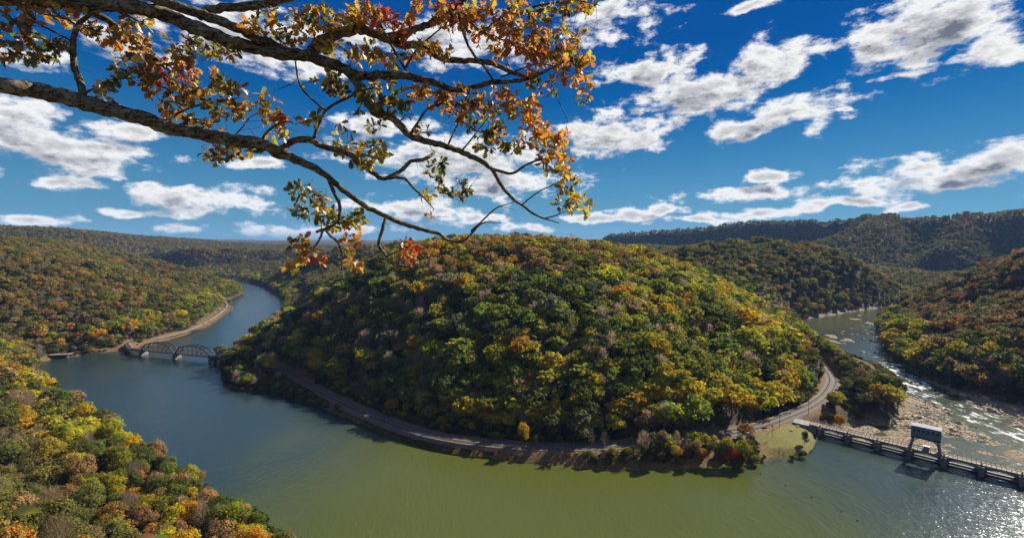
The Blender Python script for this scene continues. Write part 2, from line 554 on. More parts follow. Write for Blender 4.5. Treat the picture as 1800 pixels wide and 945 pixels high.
def height(x, y):
    num = np.zeros(x.shape)
    wid = np.zeros(x.shape)
    den = np.zeros(x.shape)
    for cx, cyy, h, w_ in CTRL:
        k = 1.0 / ((x - cx) ** 2 + (y - cyy) ** 2 + 60.0 ** 2) ** 1.6
        num += k * h
        wid += k * w_
        den += k
    H, W = num / den, wid / den
    dl, dd = seg_dist(x, y, LAKE), seg_dist(x, y, DOWN)
    inl, ind = inside(x, y, LAKE), inside(x, y, DOWN)
    d = np.minimum(dl, dd)
    wd = sstep(-40, 40, dl - dd)
    base = -6.0 * wd
    n1 = fbm(x / 130.0, y / 130.0, 4)
    n2 = fbm(x / 480.0 + 9, y / 480.0 + 4, 3)
    bench = np.where(dl < dd, 9.0, 6.0)
    pen = sstep(30, 14, seg_dist(x, y, TRACK, False))
    near_pen = (y > 230) & (x > -300) & (inside(x, y, np.array([(-345, 500), (-260, 395), (-150, 340), (-30, 270), (200, 240), (230, 330), (330, 420), (400, 600), (0, 700), (-300, 640)])))
    bench = np.where(near_pen, 9.0 + 21.0 * sstep(150, 55, dl), bench)
    d2 = d * (1 + 0.22 * n1 + 0.22 * n2)
    t = np.clip((d2 - bench) / W, 0, 1)
    s = 1 - (1 - t) ** 1.55
    z = base + 4.2 * sstep(0, 9, d) + (H - base - 4.2) * s + 0.012 * np.maximum(d - W, 0)
    z = z + n1 * 9 * sstep(20, 150, d) + n2 * 22 * sstep(150, 700, d)
    # gullies running down the slopes
    for pts, z0, z1, k in CREASES:
        P = catmull(pts, 40.0)
        L = len(P)
        best = np.full(x.shape, 1e18)
        for i, (ax, ay) in enumerate(P):
            zz = z0 + (z1 - z0) * i / (L - 1)
            best = np.minimum(best, zz + k * np.sqrt((x - ax) ** 2 + (y - ay) ** 2 + 200.0))
        z = np.where(d > 5, -np.log(np.exp(-z / 8) + np.exp(-best / 8)) * 8, z)
    # sharp crests
    for pts, k in CRESTS:
        P = catmull([at_depth(px, py, dd_) for px, py, dd_ in pts], 60.0)
        best = np.full(x.shape, -1e9)
        for ax, ay, az_ in P:
            r2 = np.sqrt((x - ax) ** 2 + (y - ay) ** 2 + 900.0)
            best = np.maximum(best, az_ - 17 + k * 30 - k * r2 * (1 + 0.22 * n1 + 0.16 * n2))
        z = np.where((d > 4) & (best > z), best * sstep(0, 60, d) + z * (1 - sstep(0, 60, d)), z)
    # the cliff below the overlook
    open_front = 124.0 - 0.92 * np.maximum(y - 1.0, 0) + 0.55 * sstep(55, 115, y) * np.maximum(-(x + 0.60 * y) - 4.0, 0)
    cam_side = (y < 175 + np.maximum(-x, 0) * 0.7) & (y > -200) & (x > -420)
    z = np.where(cam_side & (open_front < z), np.maximum(open_front + fbm(x / 14, y / 14, 3) * 3, np.minimum(z, 2.5 + 0.1 * d)), z)
    # railway bed, lawn
    z = z + (4.6 - z) * sstep(11, 6, seg_dist(x, y, TRACK, False))
    z = z + (4.6 - z) * sstep(9, 5, seg_dist(x, y, TRACK_UP, False)) * (~inl)
    lw = np.where(inside(x, y, LAWN), 1.0, sstep(6, 0, seg_dist(x, y, LAWN)))
    z = z + (2.6 + 0.12 * np.minimum(dl, 20) - z) * lw
    # under water
    z = np.where(inl, -0.25 * np.minimum(dl, 30) - 0.15, z)
    rocky = fbm(x / 9.0, y / 9.0, 4) * 2.4 + fbm(x / 34.0, y / 34.0, 2) * 2.6
    off = (x - DAM_A[0]) * -DAM_DIR[1] + (y - DAM_A[1]) * DAM_DIR[0]
    along = (x - DAM_A[0]) * DAM_DIR[0] + (y - DAM_A[1]) * DAM_DIR[1]
    deep = 2.6 * sstep(26, 8, seg_dist(x, y, RAPIDS, False)) + 2.4 * sstep(40, 24, off) * sstep(38, 52, along) + 1.25 * sstep(430, 520, y)
    z = np.where(ind, -6.2 + rocky * 0.9 + 0.7 * sstep(14, 0, dd) - deep, z)
    return z, dl, dd, inl, ind


def axis(parts):
    a = [parts[0][0]]
    for lo, hi, st in parts:
        n = max(1, int(round((hi - lo) / st)))
        a += list(lo + (hi - lo) * (np.arange(1, n + 1) / n))
    return np.array(a)


GX = axis([(-9000, -3000, 300), (-3000, -1300, 60), (-1300, -520, 22), (-520, -340, 9), (-340, 470, 3.6), (470, 700, 9), (700, 1300, 22), (1300, 3000, 50), (3000, 9000, 300)])
GY = axis([(-400, 0, 25), (0, 150, 6), (150, 470, 3.6), (470, 760, 9), (760, 1500, 20), (1500, 3300, 45), (3300, 9000, 250)])
XX, YY = np.meshgrid(GX, GY, indexing='ij')
ZZ, DL, DD, INL, IND = height(XX, YY)


def ground(x, y, A=None):
    A = ZZ if A is None else A
    x, y = np.asarray(x, float), np.asarray(y, float)
    i = np.clip(np.searchsorted(GX, x) - 1, 0, len(GX) - 2)
    j = np.clip(np.searchsorted(GY, y) - 1, 0, len(GY) - 2)
    fx = (x - GX[i]) / (GX[i + 1] - GX[i])
    fy = (y - GY[j]) / (GY[j + 1] - GY[j])
    return (A[i, j] * (1 - fx) + A[i + 1, j] * fx) * (1 - fy) + (A[i, j + 1] * (1 - fx) + A[i + 1, j + 1] * fx) * fy


def build_ground():
    m, nt, o = mat('ground')
    geo = nt.nodes.new('ShaderNodeNewGeometry')
    pos = geo.outputs['Position']
    a = nt.nodes.new('ShaderNodeAttribute')
    a.attribute_name = 'cover'
    sep = N(nt, 'ShaderNodeSeparateColor', inp={0: a.outputs['Color']})
    big = noise(nt, 0.06, 5, 0.6, pos)
    fine = noise(nt, 0.7, 6, 0.65, pos)
    forest = mixc(nt, smooth(nt, big, 0.35, 0.65), (0.035, 0.033, 0.017, 1), (0.085, 0.06, 0.032, 1))
    lawn = mixc(nt, smooth(nt, fine, 0.3, 0.7), (0.085, 0.09, 0.02, 1), (0.165, 0.145, 0.04, 1))
    dirt = mixc(nt, smooth(nt, fine, 0.3, 0.7), (0.075, 0.045, 0.02, 1), (0.20, 0.125, 0.055, 1))
    rock = mixc(nt, smooth(nt, fine, 0.40, 0.60), (0.045, 0.034, 0.022, 1), (0.30, 0.23, 0.15, 1))
    c = mixc(nt, sep.outputs[0], forest, lawn)
    wob = M(nt, 'MULTIPLY_ADD', M(nt, 'SUBTRACT', fine, 0.5), 1.1, sep.outputs[1])
    c = mixc(nt, smooth(nt, wob, 0.25, 0.6), c, dirt)
    c = mixc(nt, sep.outputs[2], c, rock)
    b = N(nt, 'ShaderNodeBsdfPrincipled', inp={'Base Color': c, 'Roughness': 0.95, 'Specular IOR Level': 0.15})
    bp = N(nt, 'ShaderNodeBump', inp={'Strength': 0.6, 'Distance': 0.6, 'Height': fine})
    nt.links.new(bp.outputs[0], b.inputs['Normal'])
    nt.links.new(b.outputs[0], o.inputs[0])
    nx, ny = len(GX), len(GY)
    V = np.stack([XX, YY, ZZ], -1).reshape(-1, 3)
    idx = np.arange(nx * ny).reshape(nx, ny)
    Fq = np.stack([idx[:-1, :-1], idx[1:, :-1], idx[1:, 1:], idx[:-1, 1:]], -1).reshape(-1, 4)
    me = np_mesh('ground', V, Fq)
    me.polygons.foreach_set('use_smooth', np.ones(len(Fq), bool))
    lawn_ = np.where(inside(XX, YY, LAWN), 1.0, sstep(4, 0, seg_dist(XX, YY, LAWN)))
    strip = sstep(16, 2, DL) * sstep(6, 1.5, ZZ)
    brown = sstep(13, 3, DL) * (XX > -20) * (XX < 160) * (YY < 330) * 1.2
    upb = np.maximum(sstep(9.5, 7, seg_dist(XX, YY, TRACK, False)), 0.6 * sstep(7, 3.5, seg_dist(XX, YY, TRACK_UP, False)))
    spit = sstep(12, 2, DL) * (XX < -440) * (YY < 640) * (YY > 480)
    dirt_ = np.clip(np.maximum.reduce([brown, upb, spit * 1.2, strip * 0.3]), 0, 1)
    steep = (YY < 175) & (YY > 0) & (np.abs(XX) < 80)
    rock_ = np.clip(np.maximum(IND * 1.0, sstep(9, 1, DD) * 0.8 * (ZZ < -3)) + steep * 0.6, 0, 1)
    cc = np.stack([lawn_, dirt_, rock_, np.ones_like(lawn_)], -1).reshape(-1, 4)
    at = me.color_attributes.new('cover', 'FLOAT_COLOR', 'POINT')
    at.data.foreach_set('color', cc.ravel().astype(np.float32))
    g = link_mesh('ground', me, [m])
    g['kind'] = 'structure'


def np_mesh(name, V, Fq):
    me = bpy.data.meshes.new(name)
    k = Fq.shape[1]
    me.vertices.add(len(V))
    me.vertices.foreach_set('co', np.ascontiguousarray(V, np.float32).ravel())
    me.loops.add(len(Fq) * k)
    me.loops.foreach_set('vertex_index', np.ascontiguousarray(Fq, np.int32).ravel())
    me.polygons.add(len(Fq))
    me.polygons.foreach_set('loop_start', np.arange(len(Fq), dtype=np.int32) * k)
    me.update(calc_edges=True)
    me.validate()
    return me


build_ground()


# ------------------------------------------------------------------ water
def water_mat(name, shallow, deep, foam=False):
    m, nt, o = mat(name)
    geo = nt.nodes.new('ShaderNodeNewGeometry')
    pos = geo.outputs['Position']
    big = noise(nt, 0.006, 3, 0.5, pos, 0.6)
    if not foam:
        far_ = N(nt, 'ShaderNodeVectorMath', operation='DISTANCE', inp={0: pos, 1: (30.0, 225.0, 0.0)}).outputs['Value']
        silt = M(nt, 'MULTIPLY_ADD', M(nt, 'SUBTRACT', big, 0.5), 1.6, smooth(nt, far_, 40.0, 300.0, 1.0, 0.0))
        c = mixc(nt, smooth(nt, silt, 0.0, 0.95), deep, shallow)
    else:
        c = mixc(nt, smooth(nt, big, 0.40, 0.62), deep, shallow)
    rough = 0.12
    st = N(nt, 'ShaderNodeMapping', inp={'Vector': pos, 'Rotation': (0, 0, R(35)), 'Scale': (1.0, 0.45, 1.0)})
    h1 = noise(nt, 0.55, 4, 0.6, st.outputs[0])
    h2 = noise(nt, 0.09, 3, 0.5, st.outputs[0])
    h = M(nt, 'MULTIPLY_ADD', h2, 1.2, h1)
    b = N(nt, 'ShaderNodeBsdfPrincipled', inp={'Base Color': c, 'Roughness': rough, 'IOR': 1.40, 'Specular IOR Level': 0.5})
    bp = N(nt, 'ShaderNodeBump', inp={'Strength': 0.66, 'Distance': 0.42, 'Height': h})
    nt.links.new(bp.outputs[0], b.inputs['Normal'])
    if foam:
        mp = N(nt, 'ShaderNodeMapping', inp={'Vector': pos, 'Rotation': (0, 0, R(-52)), 'Scale': (1.0, 0.35, 1.0)})
        f1 = M(nt, 'MULTIPLY_ADD', M(nt, 'SUBTRACT', noise(nt, 0.07, 4, 0.6, pos), 0.5), 0.7, noise(nt, 0.22, 7, 0.68, mp.outputs[0], 0.8))
        a = nt.nodes.new('ShaderNodeAttribute')
        a.attribute_name = 'rapids'
        fo = smooth(nt, M(nt, 'ADD', f1, M(nt, 'MULTIPLY_ADD', a.outputs['Fac'], 0.42, -0.42)), 0.48, 0.62)
        w = N(nt, 'ShaderNodeBsdfDiffuse', inp={0: (0.75, 0.78, 0.8, 1)})
        mx = N(nt, 'ShaderNodeMixShader', inp={0: fo, 1: b.outputs[0], 2: w.outputs[0]})
        nt.links.new(mx.outputs[0], o.inputs[0])
    else:
        nt.links.new(b.outputs[0], o.inputs[0])
    return m


MAT_LAKE = water_mat('lake_water', (0.064, 0.074, 0.013), (0.014, 0.032, 0.036))
MAT_RIVER = water_mat('river_water', (0.06, 0.065, 0.03), (0.035, 0.045, 0.028), True)
lake_poly = [tuple(DAM_A - DAM_DIR * 6 + np.array([-2, -2])), tuple(DAM_A), tuple(DAM_END), (420, 60), (0, 70), (-700, 60), (-2300, 800), (-2300, 2400), (-400, 2400), (-180, 700), (-90, 430), (150, 330)]
lk = link_mesh('lake', pydata('lake', [(*p, 0.0) for p in lake_poly], [tuple(range(len(lake_poly)))]), [MAT_LAKE])
lk['kind'] = 'structure'


def build_river():
    gx, gy = np.arange(200, 1400, 6.0), np.arange(150, 1130, 6.0)
    # a denser sheet clipped to the river bed
    X, Y = np.meshgrid(gx, gy, indexing='ij')
    n = np.array([-DAM_DIR[1], DAM_DIR[0]])
    side = (X - DAM_A[0]) * n[0] + (Y - DAM_A[1]) * n[1]
    idx = np.arange(X.size).reshape(X.shape)
    Fq = np.stack([idx[:-1, :-1], idx[1:, :-1], idx[1:, 1:], idx[:-1, 1:]], -1).reshape(-1, 4)
    ok = (np.where(inside(X, Y, DOWN), 0, seg_dist(X, Y, DOWN)) < 14).ravel()
    Fq = Fq[ok[Fq].any(1) & (side.ravel()[Fq] > 2).all(1)]
    me = np_mesh('river', np.stack([X, Y, X * 0 - 6.2], -1).reshape(-1, 3), Fq)
    rap = sstep(27, 8, seg_dist(X, Y, RAPIDS, False)).ravel()
    at = me.attributes.new('rapids', 'FLOAT', 'POINT')
    at.data.foreach_set('value', rap.astype(np.float32))
    o = link_mesh('river', me, [MAT_RIVER])
    o['kind'] = 'structure'


build_river()


# ------------------------------------------------------------------ railway
def ribbon(P, offs):
    """sweep cross-section offsets (across, z) along a ground polyline"""
    P = np.asarray(P)[:, :2]
    T = np.gradient(P, axis=0)
    T /= np.linalg.norm(T, axis=1)[:, None]
    Nn = np.stack([-T[:, 1], T[:, 0]], 1)
    k = len(offs)
    V = []
    for p, n in zip(P, Nn):
        for (a, z) in offs:
            V.append((p[0] + n[0] * a, p[1] + n[1] * a, z))
    Fq = []
    for i in range(len(P) - 1):
        for j in range(k - 1):
            a = i * k + j
            Fq.append((a, a + 1, a + k + 1, a + k))
    return V, Fq


def track(P, z, cents, half, label):
    b = MB().add(*ribbon(P, [(-half - 2.2, z - 1.6), (-half, z + 0.25), (half, z + 0.25), (half + 2.2, z - 1.6)])).build('railway_bed', MAT_BALLAST)
    b['kind'] = 'structure'
    T = np.gradient(P, axis=0)
    T /= np.linalg.norm(T, axis=1)[:, None]
    Nn = np.stack([-T[:, 1], T[:, 0]], 1)
    for ci, c in enumerate(cents):
        root = empty('railway_track', (float(P[0, 0]), float(P[0, 1]), z + 0.25))
        tag(root, label[ci], 'railway track', 'railway tracks round the wooded hill' if len(cents) > 1 else None)
        inv = Matrix.Translation(-root.location)
        for s in (-0.75, 0.75):
            o = MB().add(*ribbon(P, [(c + s - 0.09, z + 0.40), (c + s - 0.09, z + 0.62), (c + s + 0.09, z + 0.62), (c + s + 0.09, z + 0.40)])).build('rail', MAT_RAIL)
            o.parent = root
            o.matrix_parent_inverse = inv
        sl = MB()
        L = 0.0
        for i in range(len(P) - 1):
            a, q = P[i], P[i + 1]
            seg = np.linalg.norm(q - a)
            while L < seg:
                pt = a + (q - a) * (L / seg) + Nn[i] * c
                sl.box((pt[0], pt[1], z + 0.30), (0.26, 2.6, 0.22), math.atan2(T[i, 1], T[i, 0]))
                L += 1.3
            L -= seg
        o = sl.build('sleepers', MAT_SLEEPER)
        o['kind'] = 'stuff'
        o.parent = root
        o.matrix_parent_inverse = inv


vis = (TRACK[:, 1] < 620)
track(TRACK[vis][:, :2], 4.75, (2.3, -2.3), 5.0, ['outer pair of steel rails curving round the foot of the wooded hill', 'inner pair of steel rails nearest the trees at the foot of the wooded hill'])
track(TRACK_UP[:, :2], 4.75, (0.0,), 2.0, ['single railway line running along the left lake shore beyond the truss bridge'])


# ------------------------------------------------------------------ the dam and its gantry
def build_dam():
    root = empty('dam', (*DAM_A, 0.0))
    tag(root, 'long low concrete gated dam running from the lawn to the right edge of the view', 'dam')
    ang = math.atan2(DAM_DIR[1], DAM_DIR[0])
    root.rotation_euler = (0, 0, ang)
    # local frame: x along the dam, +y downstream (left of the direction of travel)
    BAY, NB = 15.2, 13
    x0 = 9.5
    top = 5.9
    # abutment block against the lawn
    MB().box((0.5, 0.6, 1.2), (14, 9.5, 7.2)).build('abutment', MAT_CONCRETE_DARK, root)
    deck = MB()
    deck.box((x0 + NB * BAY / 2 + 1.5, -0.4, top - 0.35), (NB * BAY + 15, 5.6, 0.7))
    deck.build('deck', MAT_DECK, root)
    for i in range(NB + 1):
        x = x0 + i * BAY
        p = MB()
        # cut-water pier: pointed upstream, flared head below the deck
        p.prism([(x - 1.25, 6.5), (x - 1.25, -4.2), (x - 0.8, -5.6), (x, -6.2), (x + 0.8, -5.6), (x + 1.25, -4.2), (x + 1.25, 6.5)], -7.5, 3.1)
        p.prism([(x - 1.5, 3.4), (x - 1.5, -3.9), (x - 1.0, -5.0), (x + 1.0, -5.0), (x + 1.5, -3.9), (x + 1.5, 3.4)], 3.1, top - 0.75)
        p.build('pier', MAT_CONCRETE_DARK, root)
        # lamp-like block over each pier
        MB().box((x, -3.2, top + 0.45), (0.8, 0.5, 0.95)).build('pier_cap', MAT_CONCRETE, root)
    for i in range(NB):
        xa, xb = x0 + i * BAY + 1.5, x0 + (i + 1) * BAY - 1.5
        for y, w in ((-3.0, 0.7), (2.2, 0.7)):
            v, f = [], []
            n = 12
            for k in range(n + 1):
                x = xa + (xb - xa) * k / n
                u = 2 * k / n - 1
                zb = 2.05 + 2.35 * math.sqrt(max(0, 1 - u * u * 0.94))
                v += [(x, y - w / 2, zb), (x, y - w / 2, top - 0.72), (x, y + w / 2, top - 0.72), (x, y + w / 2, zb)]
                if k:
                    a = 4 * (k - 1)
                    f += [(a, a + 4, a + 5, a + 1), (a + 3, a + 2, a + 6, a + 7), (a, a + 3, a + 7, a + 4), (a + 1, a + 5, a + 6, a + 2)]
            f += [(0, 1, 2, 3), (4 * n, 4 * n + 3, 4 * n + 2, 4 * n + 1)]
            MB().add(v, f).build('arch', MAT_CONCRETE_DARK, root)
        MB().box(((xa + xb) / 2, 0.4, -1.6), (xb - xa + 0.4, 0.5, 9.0 - 2.0)).build('gate', MAT_GATE, root)
        MB().box(((xa + xb) / 2, -1.2, 0.75), (xb - xa + 0.4, 1.0, 0.5)).build('gate_beam', MAT_CONCRETE, root)
    for y in (-3.05, 2.25):
        r = MB()
        L0, L1 = x0 - 6, x0 + NB * BAY + 6
        r.box(((L0 + L1) / 2, y, top + 1.05), (L1 - L0, 0.16, 0.14))
        r.box(((L0 + L1) / 2, y, top + 0.55), (L1 - L0, 0.12, 0.10))
        n = int((L1 - L0) / 1.9)
        for k in range(n + 1):
            r.box((L0 + (L1 - L0) * k / n, y, top + 0.5), (0.22, 0.22, 1.0))
        r.build('railing', MAT_WOOD, root)
    r = MB()
    for y in (-1.5, 1.0):
        r.box((x0 + NB * BAY / 2, y, top + 0.1), (NB * BAY, 0.14, 0.18))
    r.build('crane_rail', MAT_RAIL, root)
    # --- gantry crane
    gx = 62.0
    w = DAM_A + DAM_DIR * gx
    g = empty('gantry_crane', (float(w[0]), float(w[1]), top))
    g.rotation_euler = (0, 0, ang)
    tag(g, 'tall blue grey gantry crane with a pale roof standing on the dam', 'crane')
    HW, HD = 6.7, 2.3
    house = MB()
    house.box((0, 0, 10.3), (2 * HW, 2 * HD, 7.2))
    house.build('machine_house', MAT_BLUE, g)
    MB().add([(-HW - .2, -HD - .2, 13.95), (HW + .2, -HD - .2, 13.95), (HW + .2, HD + .2, 14.6), (-HW - .2, HD + .2, 14.6), (-HW - .2, -HD - .2, 13.65), (HW + .2, -HD - .2, 13.65), (HW + .2, HD + .2, 14.3), (-HW - .2, HD + .2, 14.3)],
             [(0, 1, 2, 3), (4, 7, 6, 5), (0, 4, 5, 1), (1, 5, 6, 2), (2, 6, 7, 3), (3, 7, 4, 0)]).build('roof', MAT_ROOF, g)
    for k in range(6):
        MB().box((-5.2 + k * 2.08, -HD - 0.03, 11.4), (1.2, 0.1, 1.4)).build('window', MAT_DARK, g)
    MB().box((0, -HD - 0.10, 7.1), (2 * HW, 0.24, 0.9)).build('girder', MAT_DARK, g)
    for sx in (-1, 1):
        for sy in (-1, 1):
            l = MB()
            l.beam((sx * (HW - 0.2), sy * 1.9, 0.5), (sx * (HW - 1.2), sy * 1.75, 6.75), 1.35, 1.0)
            l.build('leg', MAT_BLUE, g)
            MB().box((sx * (HW + 0.1), sy * 1.9, 0.32), (1.9, 0.8, 0.62)).build('wheel_truck', MAT_DARK, g)
        b = MB()
        b.beam((sx * (HW + 0.1), -1.9, 0.9), (sx * (HW - 0.5), 2.3, 5.2), 0.3)
        b.beam((sx * (HW + 0.1), 1.9, 0.9), (sx * (HW - 0.5), -2.3, 5.2), 0.3)
        b.beam((sx * (HW - 0.5), -2.3, 5.2), (sx * (HW - 0.5), 2.3, 5.2), 0.35)
        b.build('leg_brace', MAT_BLUE, g)
        k = MB()
        k.beam((sx * (HW - 1.2), -1.9, 4.2), (sx * (HW - 3.2), -1.9, 6.8), 0.5)
        k.build('knee_brace', MAT_BLUE, g)
    MB().box((0.6, -0.2, 1.35), (2.8, 2.2, 2.3)).build('hoist_block', MAT_BLUE, g)
    c = MB()
    for dx in (-0.8, 0.8):
        c.beam((0.6 + dx, -0.2, 2.5), (0.6 + dx, -0.2, 6.8), 0.12)
    c.build('hoist_cable', MAT_DARK, g)


build_dam()


# ------------------------------------------------------------------ the truss bridge
def build_bridge():
    a, b = TRUSS_L, TRUSS_R
    L = float(np.linalg.norm(b - a))
    ang = math.atan2(b[1] - a[1], b[0] - a[0])
    root = empty('truss_bridge', (float(a[0]), float(a[1]), 0))
    root.rotation_euler = (0, 0, ang)
    tag(root, 'rust brown railway bridge with two curved-top steel trusses across the lake arm', 'bridge')
    half = L / 2
    zb, W = 6.2, 3.0
    prof = [0.0, 0.70, 0.88, 0.97, 1.0, 0.97, 0.88, 0.70, 0.0]
    HT = 10.2
    for s in range(2):
        s0 = s * half + 0.7
        ln = half - 1.4
        np_ = len(prof) - 1
        X = [s0 + ln * k / np_ for k in range(np_ + 1)]
        for side in (-1, 1):
            y = side * W
            tr = MB()
            tr.box((s0 + ln / 2, y, zb), (ln, 0.7, 0.9))
            t = tr.build('truss', MAT_STEEL, root)
            tc = MB()
            for k in range(np_):
                tc.beam((X[k], y, zb + HT * prof[k]), (X[k + 1], y, zb + HT * prof[k + 1]), 0.75, 0.85)
            tc.build('top_chord', MAT_STEEL, t)
            for k in range(1, np_):
                MB().beam((X[k], y, zb + 0.45), (X[k], y, zb + HT * prof[k] - 0.3), 0.42).build('vertical', MAT_STEEL, t)
            for k in range(1, np_ - 1):
                if k < np_ / 2:
                    p, q = (X[k], y, zb + HT * prof[k]), (X[k + 1], y, zb)
                else:
                    p, q = (X[k + 1], y, zb + HT * prof[k + 1]), (X[k], y, zb)
                MB().beam(p, q, 0.26).build('diagonal', MAT_STEEL, t)
        tb = MB()
        for k in range(1, np_):
            tb.beam((X[k], -W, zb + HT * prof[k]), (X[k], W, zb + HT * prof[k]), 0.35)
            if k < np_ - 1:
                tb.beam((X[k], -W, zb + HT * prof[k]), (X[k + 1], W, zb + HT * prof[k + 1]), 0.22)
        tb.build('top_bracing', MAT_STEEL, root)
    d = MB()
    d.box((half - 3, 0, zb + 0.2), (L + 34, 4.6, 0.6))
    d.build('deck', MAT_SLEEPER, root)
    for y in (-1.6, 1.6):
        MB().box((-9.5, y, zb - 1.0), (18, 0.5, 1.8)).build('approach_girder', MAT_STEEL, root)
        MB().box((L + 5, y, zb - 1.0), (9, 0.5, 1.8)).build('approach_girder', MAT_STEEL, root)
    for y in (-0.75, 0.75):
        MB().box((half - 3, y, zb + 0.62), (L + 34, 0.12, 0.2)).build('rail', MAT_RAIL, root)
    for x in (0.0, half, L):
        p = MB()
        p.prism([(x - 1.3, -4.6), (x + 1.3, -4.6), (x + 1.3, 4.6), (x - 1.3, 4.6)], -6, 4.9)
        p.prism([(x - 1.6, -5.0), (x + 1.6, -5.0), (x + 1.6, 5.0), (x - 1.6, 5.0)], 4.9, 5.65)
        p.build('pier', MAT_CONCRETE_DARK, root)


build_bridge()


# ------------------------------------------------------------------ small things on the shores
def G1(x, y):
    return float(ground(np.array([x]), np.array([y]))[0])


def small_things():
    # shelter on the left spit
    x, y, _ = on_plane(107, 621, 5)
    z = G1(x, y)
    s = empty('open_shelter', (x, y, z), R(12))
    tag(s, 'long low grey open shelter under the trees left of the truss bridge', 'shelter')
    MB().add([(-9.5, -3.2, 3.1), (9.5, -3.2, 3.1), (9.5, 0, 4.1), (-9.5, 0, 4.1), (9.5, 3.2, 3.1), (-9.5, 3.2, 3.1), (-9.5, -3.2, 2.85), (9.5, -3.2, 2.85), (9.5, 3.2, 2.85), (-9.5, 3.2, 2.85)],
             [(0, 1, 2, 3), (3, 2, 4, 5), (6, 9, 8, 7), (0, 6, 7, 1), (5, 4, 8, 9), (1, 7, 8, 4, 2), (0, 3, 5, 9, 6)]).build('roof', MAT_WOOD, s)
    for px in (-8.8, -3, 3, 8.8):
        for py in (-2.7, 2.7):
            MB().box((px, py, 1.2), (0.3, 0.3, 3.3)).build('post', MAT_WOOD, s)
    MB().box((0, 2.5, 1.3), (17, 0.2, 2.6)).build('back_wall', MAT_WOOD, s)
    # telegraph poles
    spots = [((1370, 751), 12.5, 'dark telegraph pole at the front edge of the railway where the lawn begins'), ((1421, 727), 11.0, 'dark telegraph pole beside the railway bend above the dam'),
             ((676, 741), 9.0, 'thin dark pole on the water side of the railway in the hill shadow'), ((1222, 775), 9.0, 'thin dark pole behind the red and gold waterside trees')]
    for (p, h, lab) in spots:
        x, y, _ = on_plane(*p, 4.6)
        z = G1(x, y)
        t = empty('telegraph_pole', (x, y, z))
        tag(t, lab, 'pole', 'poles along the railway')
        MB().tube([(0, 0, -0.4), (0, 0, h)], [0.17, 0.11], 8).build('pole', MAT_SLEEPER, t)
        for q in (0.93, 0.84):
            MB().box((0, 0.16, h * q), (2.2, 0.12, 0.14), 0.6).build('cross_arm', MAT_SLEEPER, t)
    # white cabinet, fence, table on the lawn
    x, y, _ = on_plane(1419, 771, 4)
    z = G1(x, y)
    c = empty('utility_cabinet', (x, y, z), 0.5)
    tag(c, 'small white cabinet on the lawn beside the dam end', 'cabinet')
    MB().box((0, 0, 0.75), (2.2, 1.5, 1.5)).build('body', MAT_WHITE, c)
    MB().box((0, 0, 1.58), (2.5, 1.8, 0.14)).build('lid', MAT_ROOF, c)
    MB().box((0.5, -0.77, 0.8), (0.9, 0.06, 1.1)).build('door', MAT_CHIP, c)
    P = [on_plane(*p, 3)[:2] for p in ((1437, 764), (1434, 773), (1429, 782), (1422, 789))]
    f = empty('wooden_fence', (*P[0], 0))
    tag(f, 'short grey timber fence going down to the water beside the dam', 'fence')
    inv = Vector((P[0][0], P[0][1], 0))
    for i, p in enumerate(catmull(P, 2.2)):
        zz = G1(*p)
        MB().box((p[0] - inv.x, p[1] - inv.y, max(zz, -0.3) + 0.6), (0.22, 0.22, 2.2)).build('post', MAT_WOOD, f)
    C = catmull(P, 2.2)
    for h in (0.6, 1.1, 1.55):
        r = MB()
        for a, b in zip(C[:-1], C[1:]):
            r.beam((a[0] - inv.x, a[1] - inv.y, max(G1(*a), -0.3) + h), (b[0] - inv.x, b[1] - inv.y, max(G1(*b), -0.3) + h), 0.08, 0.2)
        r.build('plank', MAT_WOOD, f)
    for (p, rz, lab) in (((1402, 748), 0.7, 'brown picnic table at the back of the lawn near the railway'), ((1391, 757), 0.2, 'brown picnic table in the middle of the lawn')):
        x, y, _ = on_plane(*p, 4)
        t = empty('picnic_table', (x, y, G1(x, y)), rz)
        tag(t, lab, 'table', 'picnic tables on the lawn')
        MB().box((0, 0, 0.76), (2.2, 0.85, 0.08)).build('tabletop', MAT_WOOD, t)
        for s in (-1, 1):
            MB().box((0, s * 0.75, 0.46), (2.2, 0.3, 0.07)).build('bench', MAT_WOOD, t)
        for s in (-0.8, 0.8):
            MB().beam((s, -0.8, 0), (s, 0.3, 0.72), 0.1).beam((s + 0.12, 0.8, 0), (s + 0.12, -0.3, 0.72), 0.1).build('leg', MAT_WOOD, t)
    # buoys across the water in front of the dam
    labs = ['dark buoy nearest the grassy point', 'dark buoy second out from the grassy point', 'dark buoy in the middle of the string in front of the dam', 'dark buoy near the glittering water in front of the dam', 'dark buoy nearest the bottom edge of the view']
    for (p, lab) in zip(((1338, 832), (1381, 852), (1427, 873), (1480, 898), (1508, 914)), labs):
        x, y, _ = on_plane(*p, 0)
        bt = empty('buoy', (x, y, 0))
        tag(bt, lab, 'buoy', 'string of buoys in front of the dam')
        MB().tube([(0, 0, -0.4), (0, 0, -0.1), (0, 0, 0.25), (0, 0, 0.5)], [0.25, 0.5, 0.45, 0.15], 10).build('float', MAT_BUOY, bt)
        MB().tube([(0, 0, 0.45), (0, 0, 1.0)], [0.06, 0.04], 6).build('mast', MAT_DARK, bt)
    # driftwood on the brown bank
    dw = [((965, 812), 0.1, 7, 'grey driftwood log at the left end of the brown mud bank'), ((1110, 824), 2.9, 9, 'long grey driftwood log lying along the middle of the brown mud bank'), ((1322, 818), 0.4, 6, 'pale driftwood log on the point of the mud bank'),
          ((1250, 823), -0.3, 5, 'short driftwood log at the water edge below the red waterside tree')]
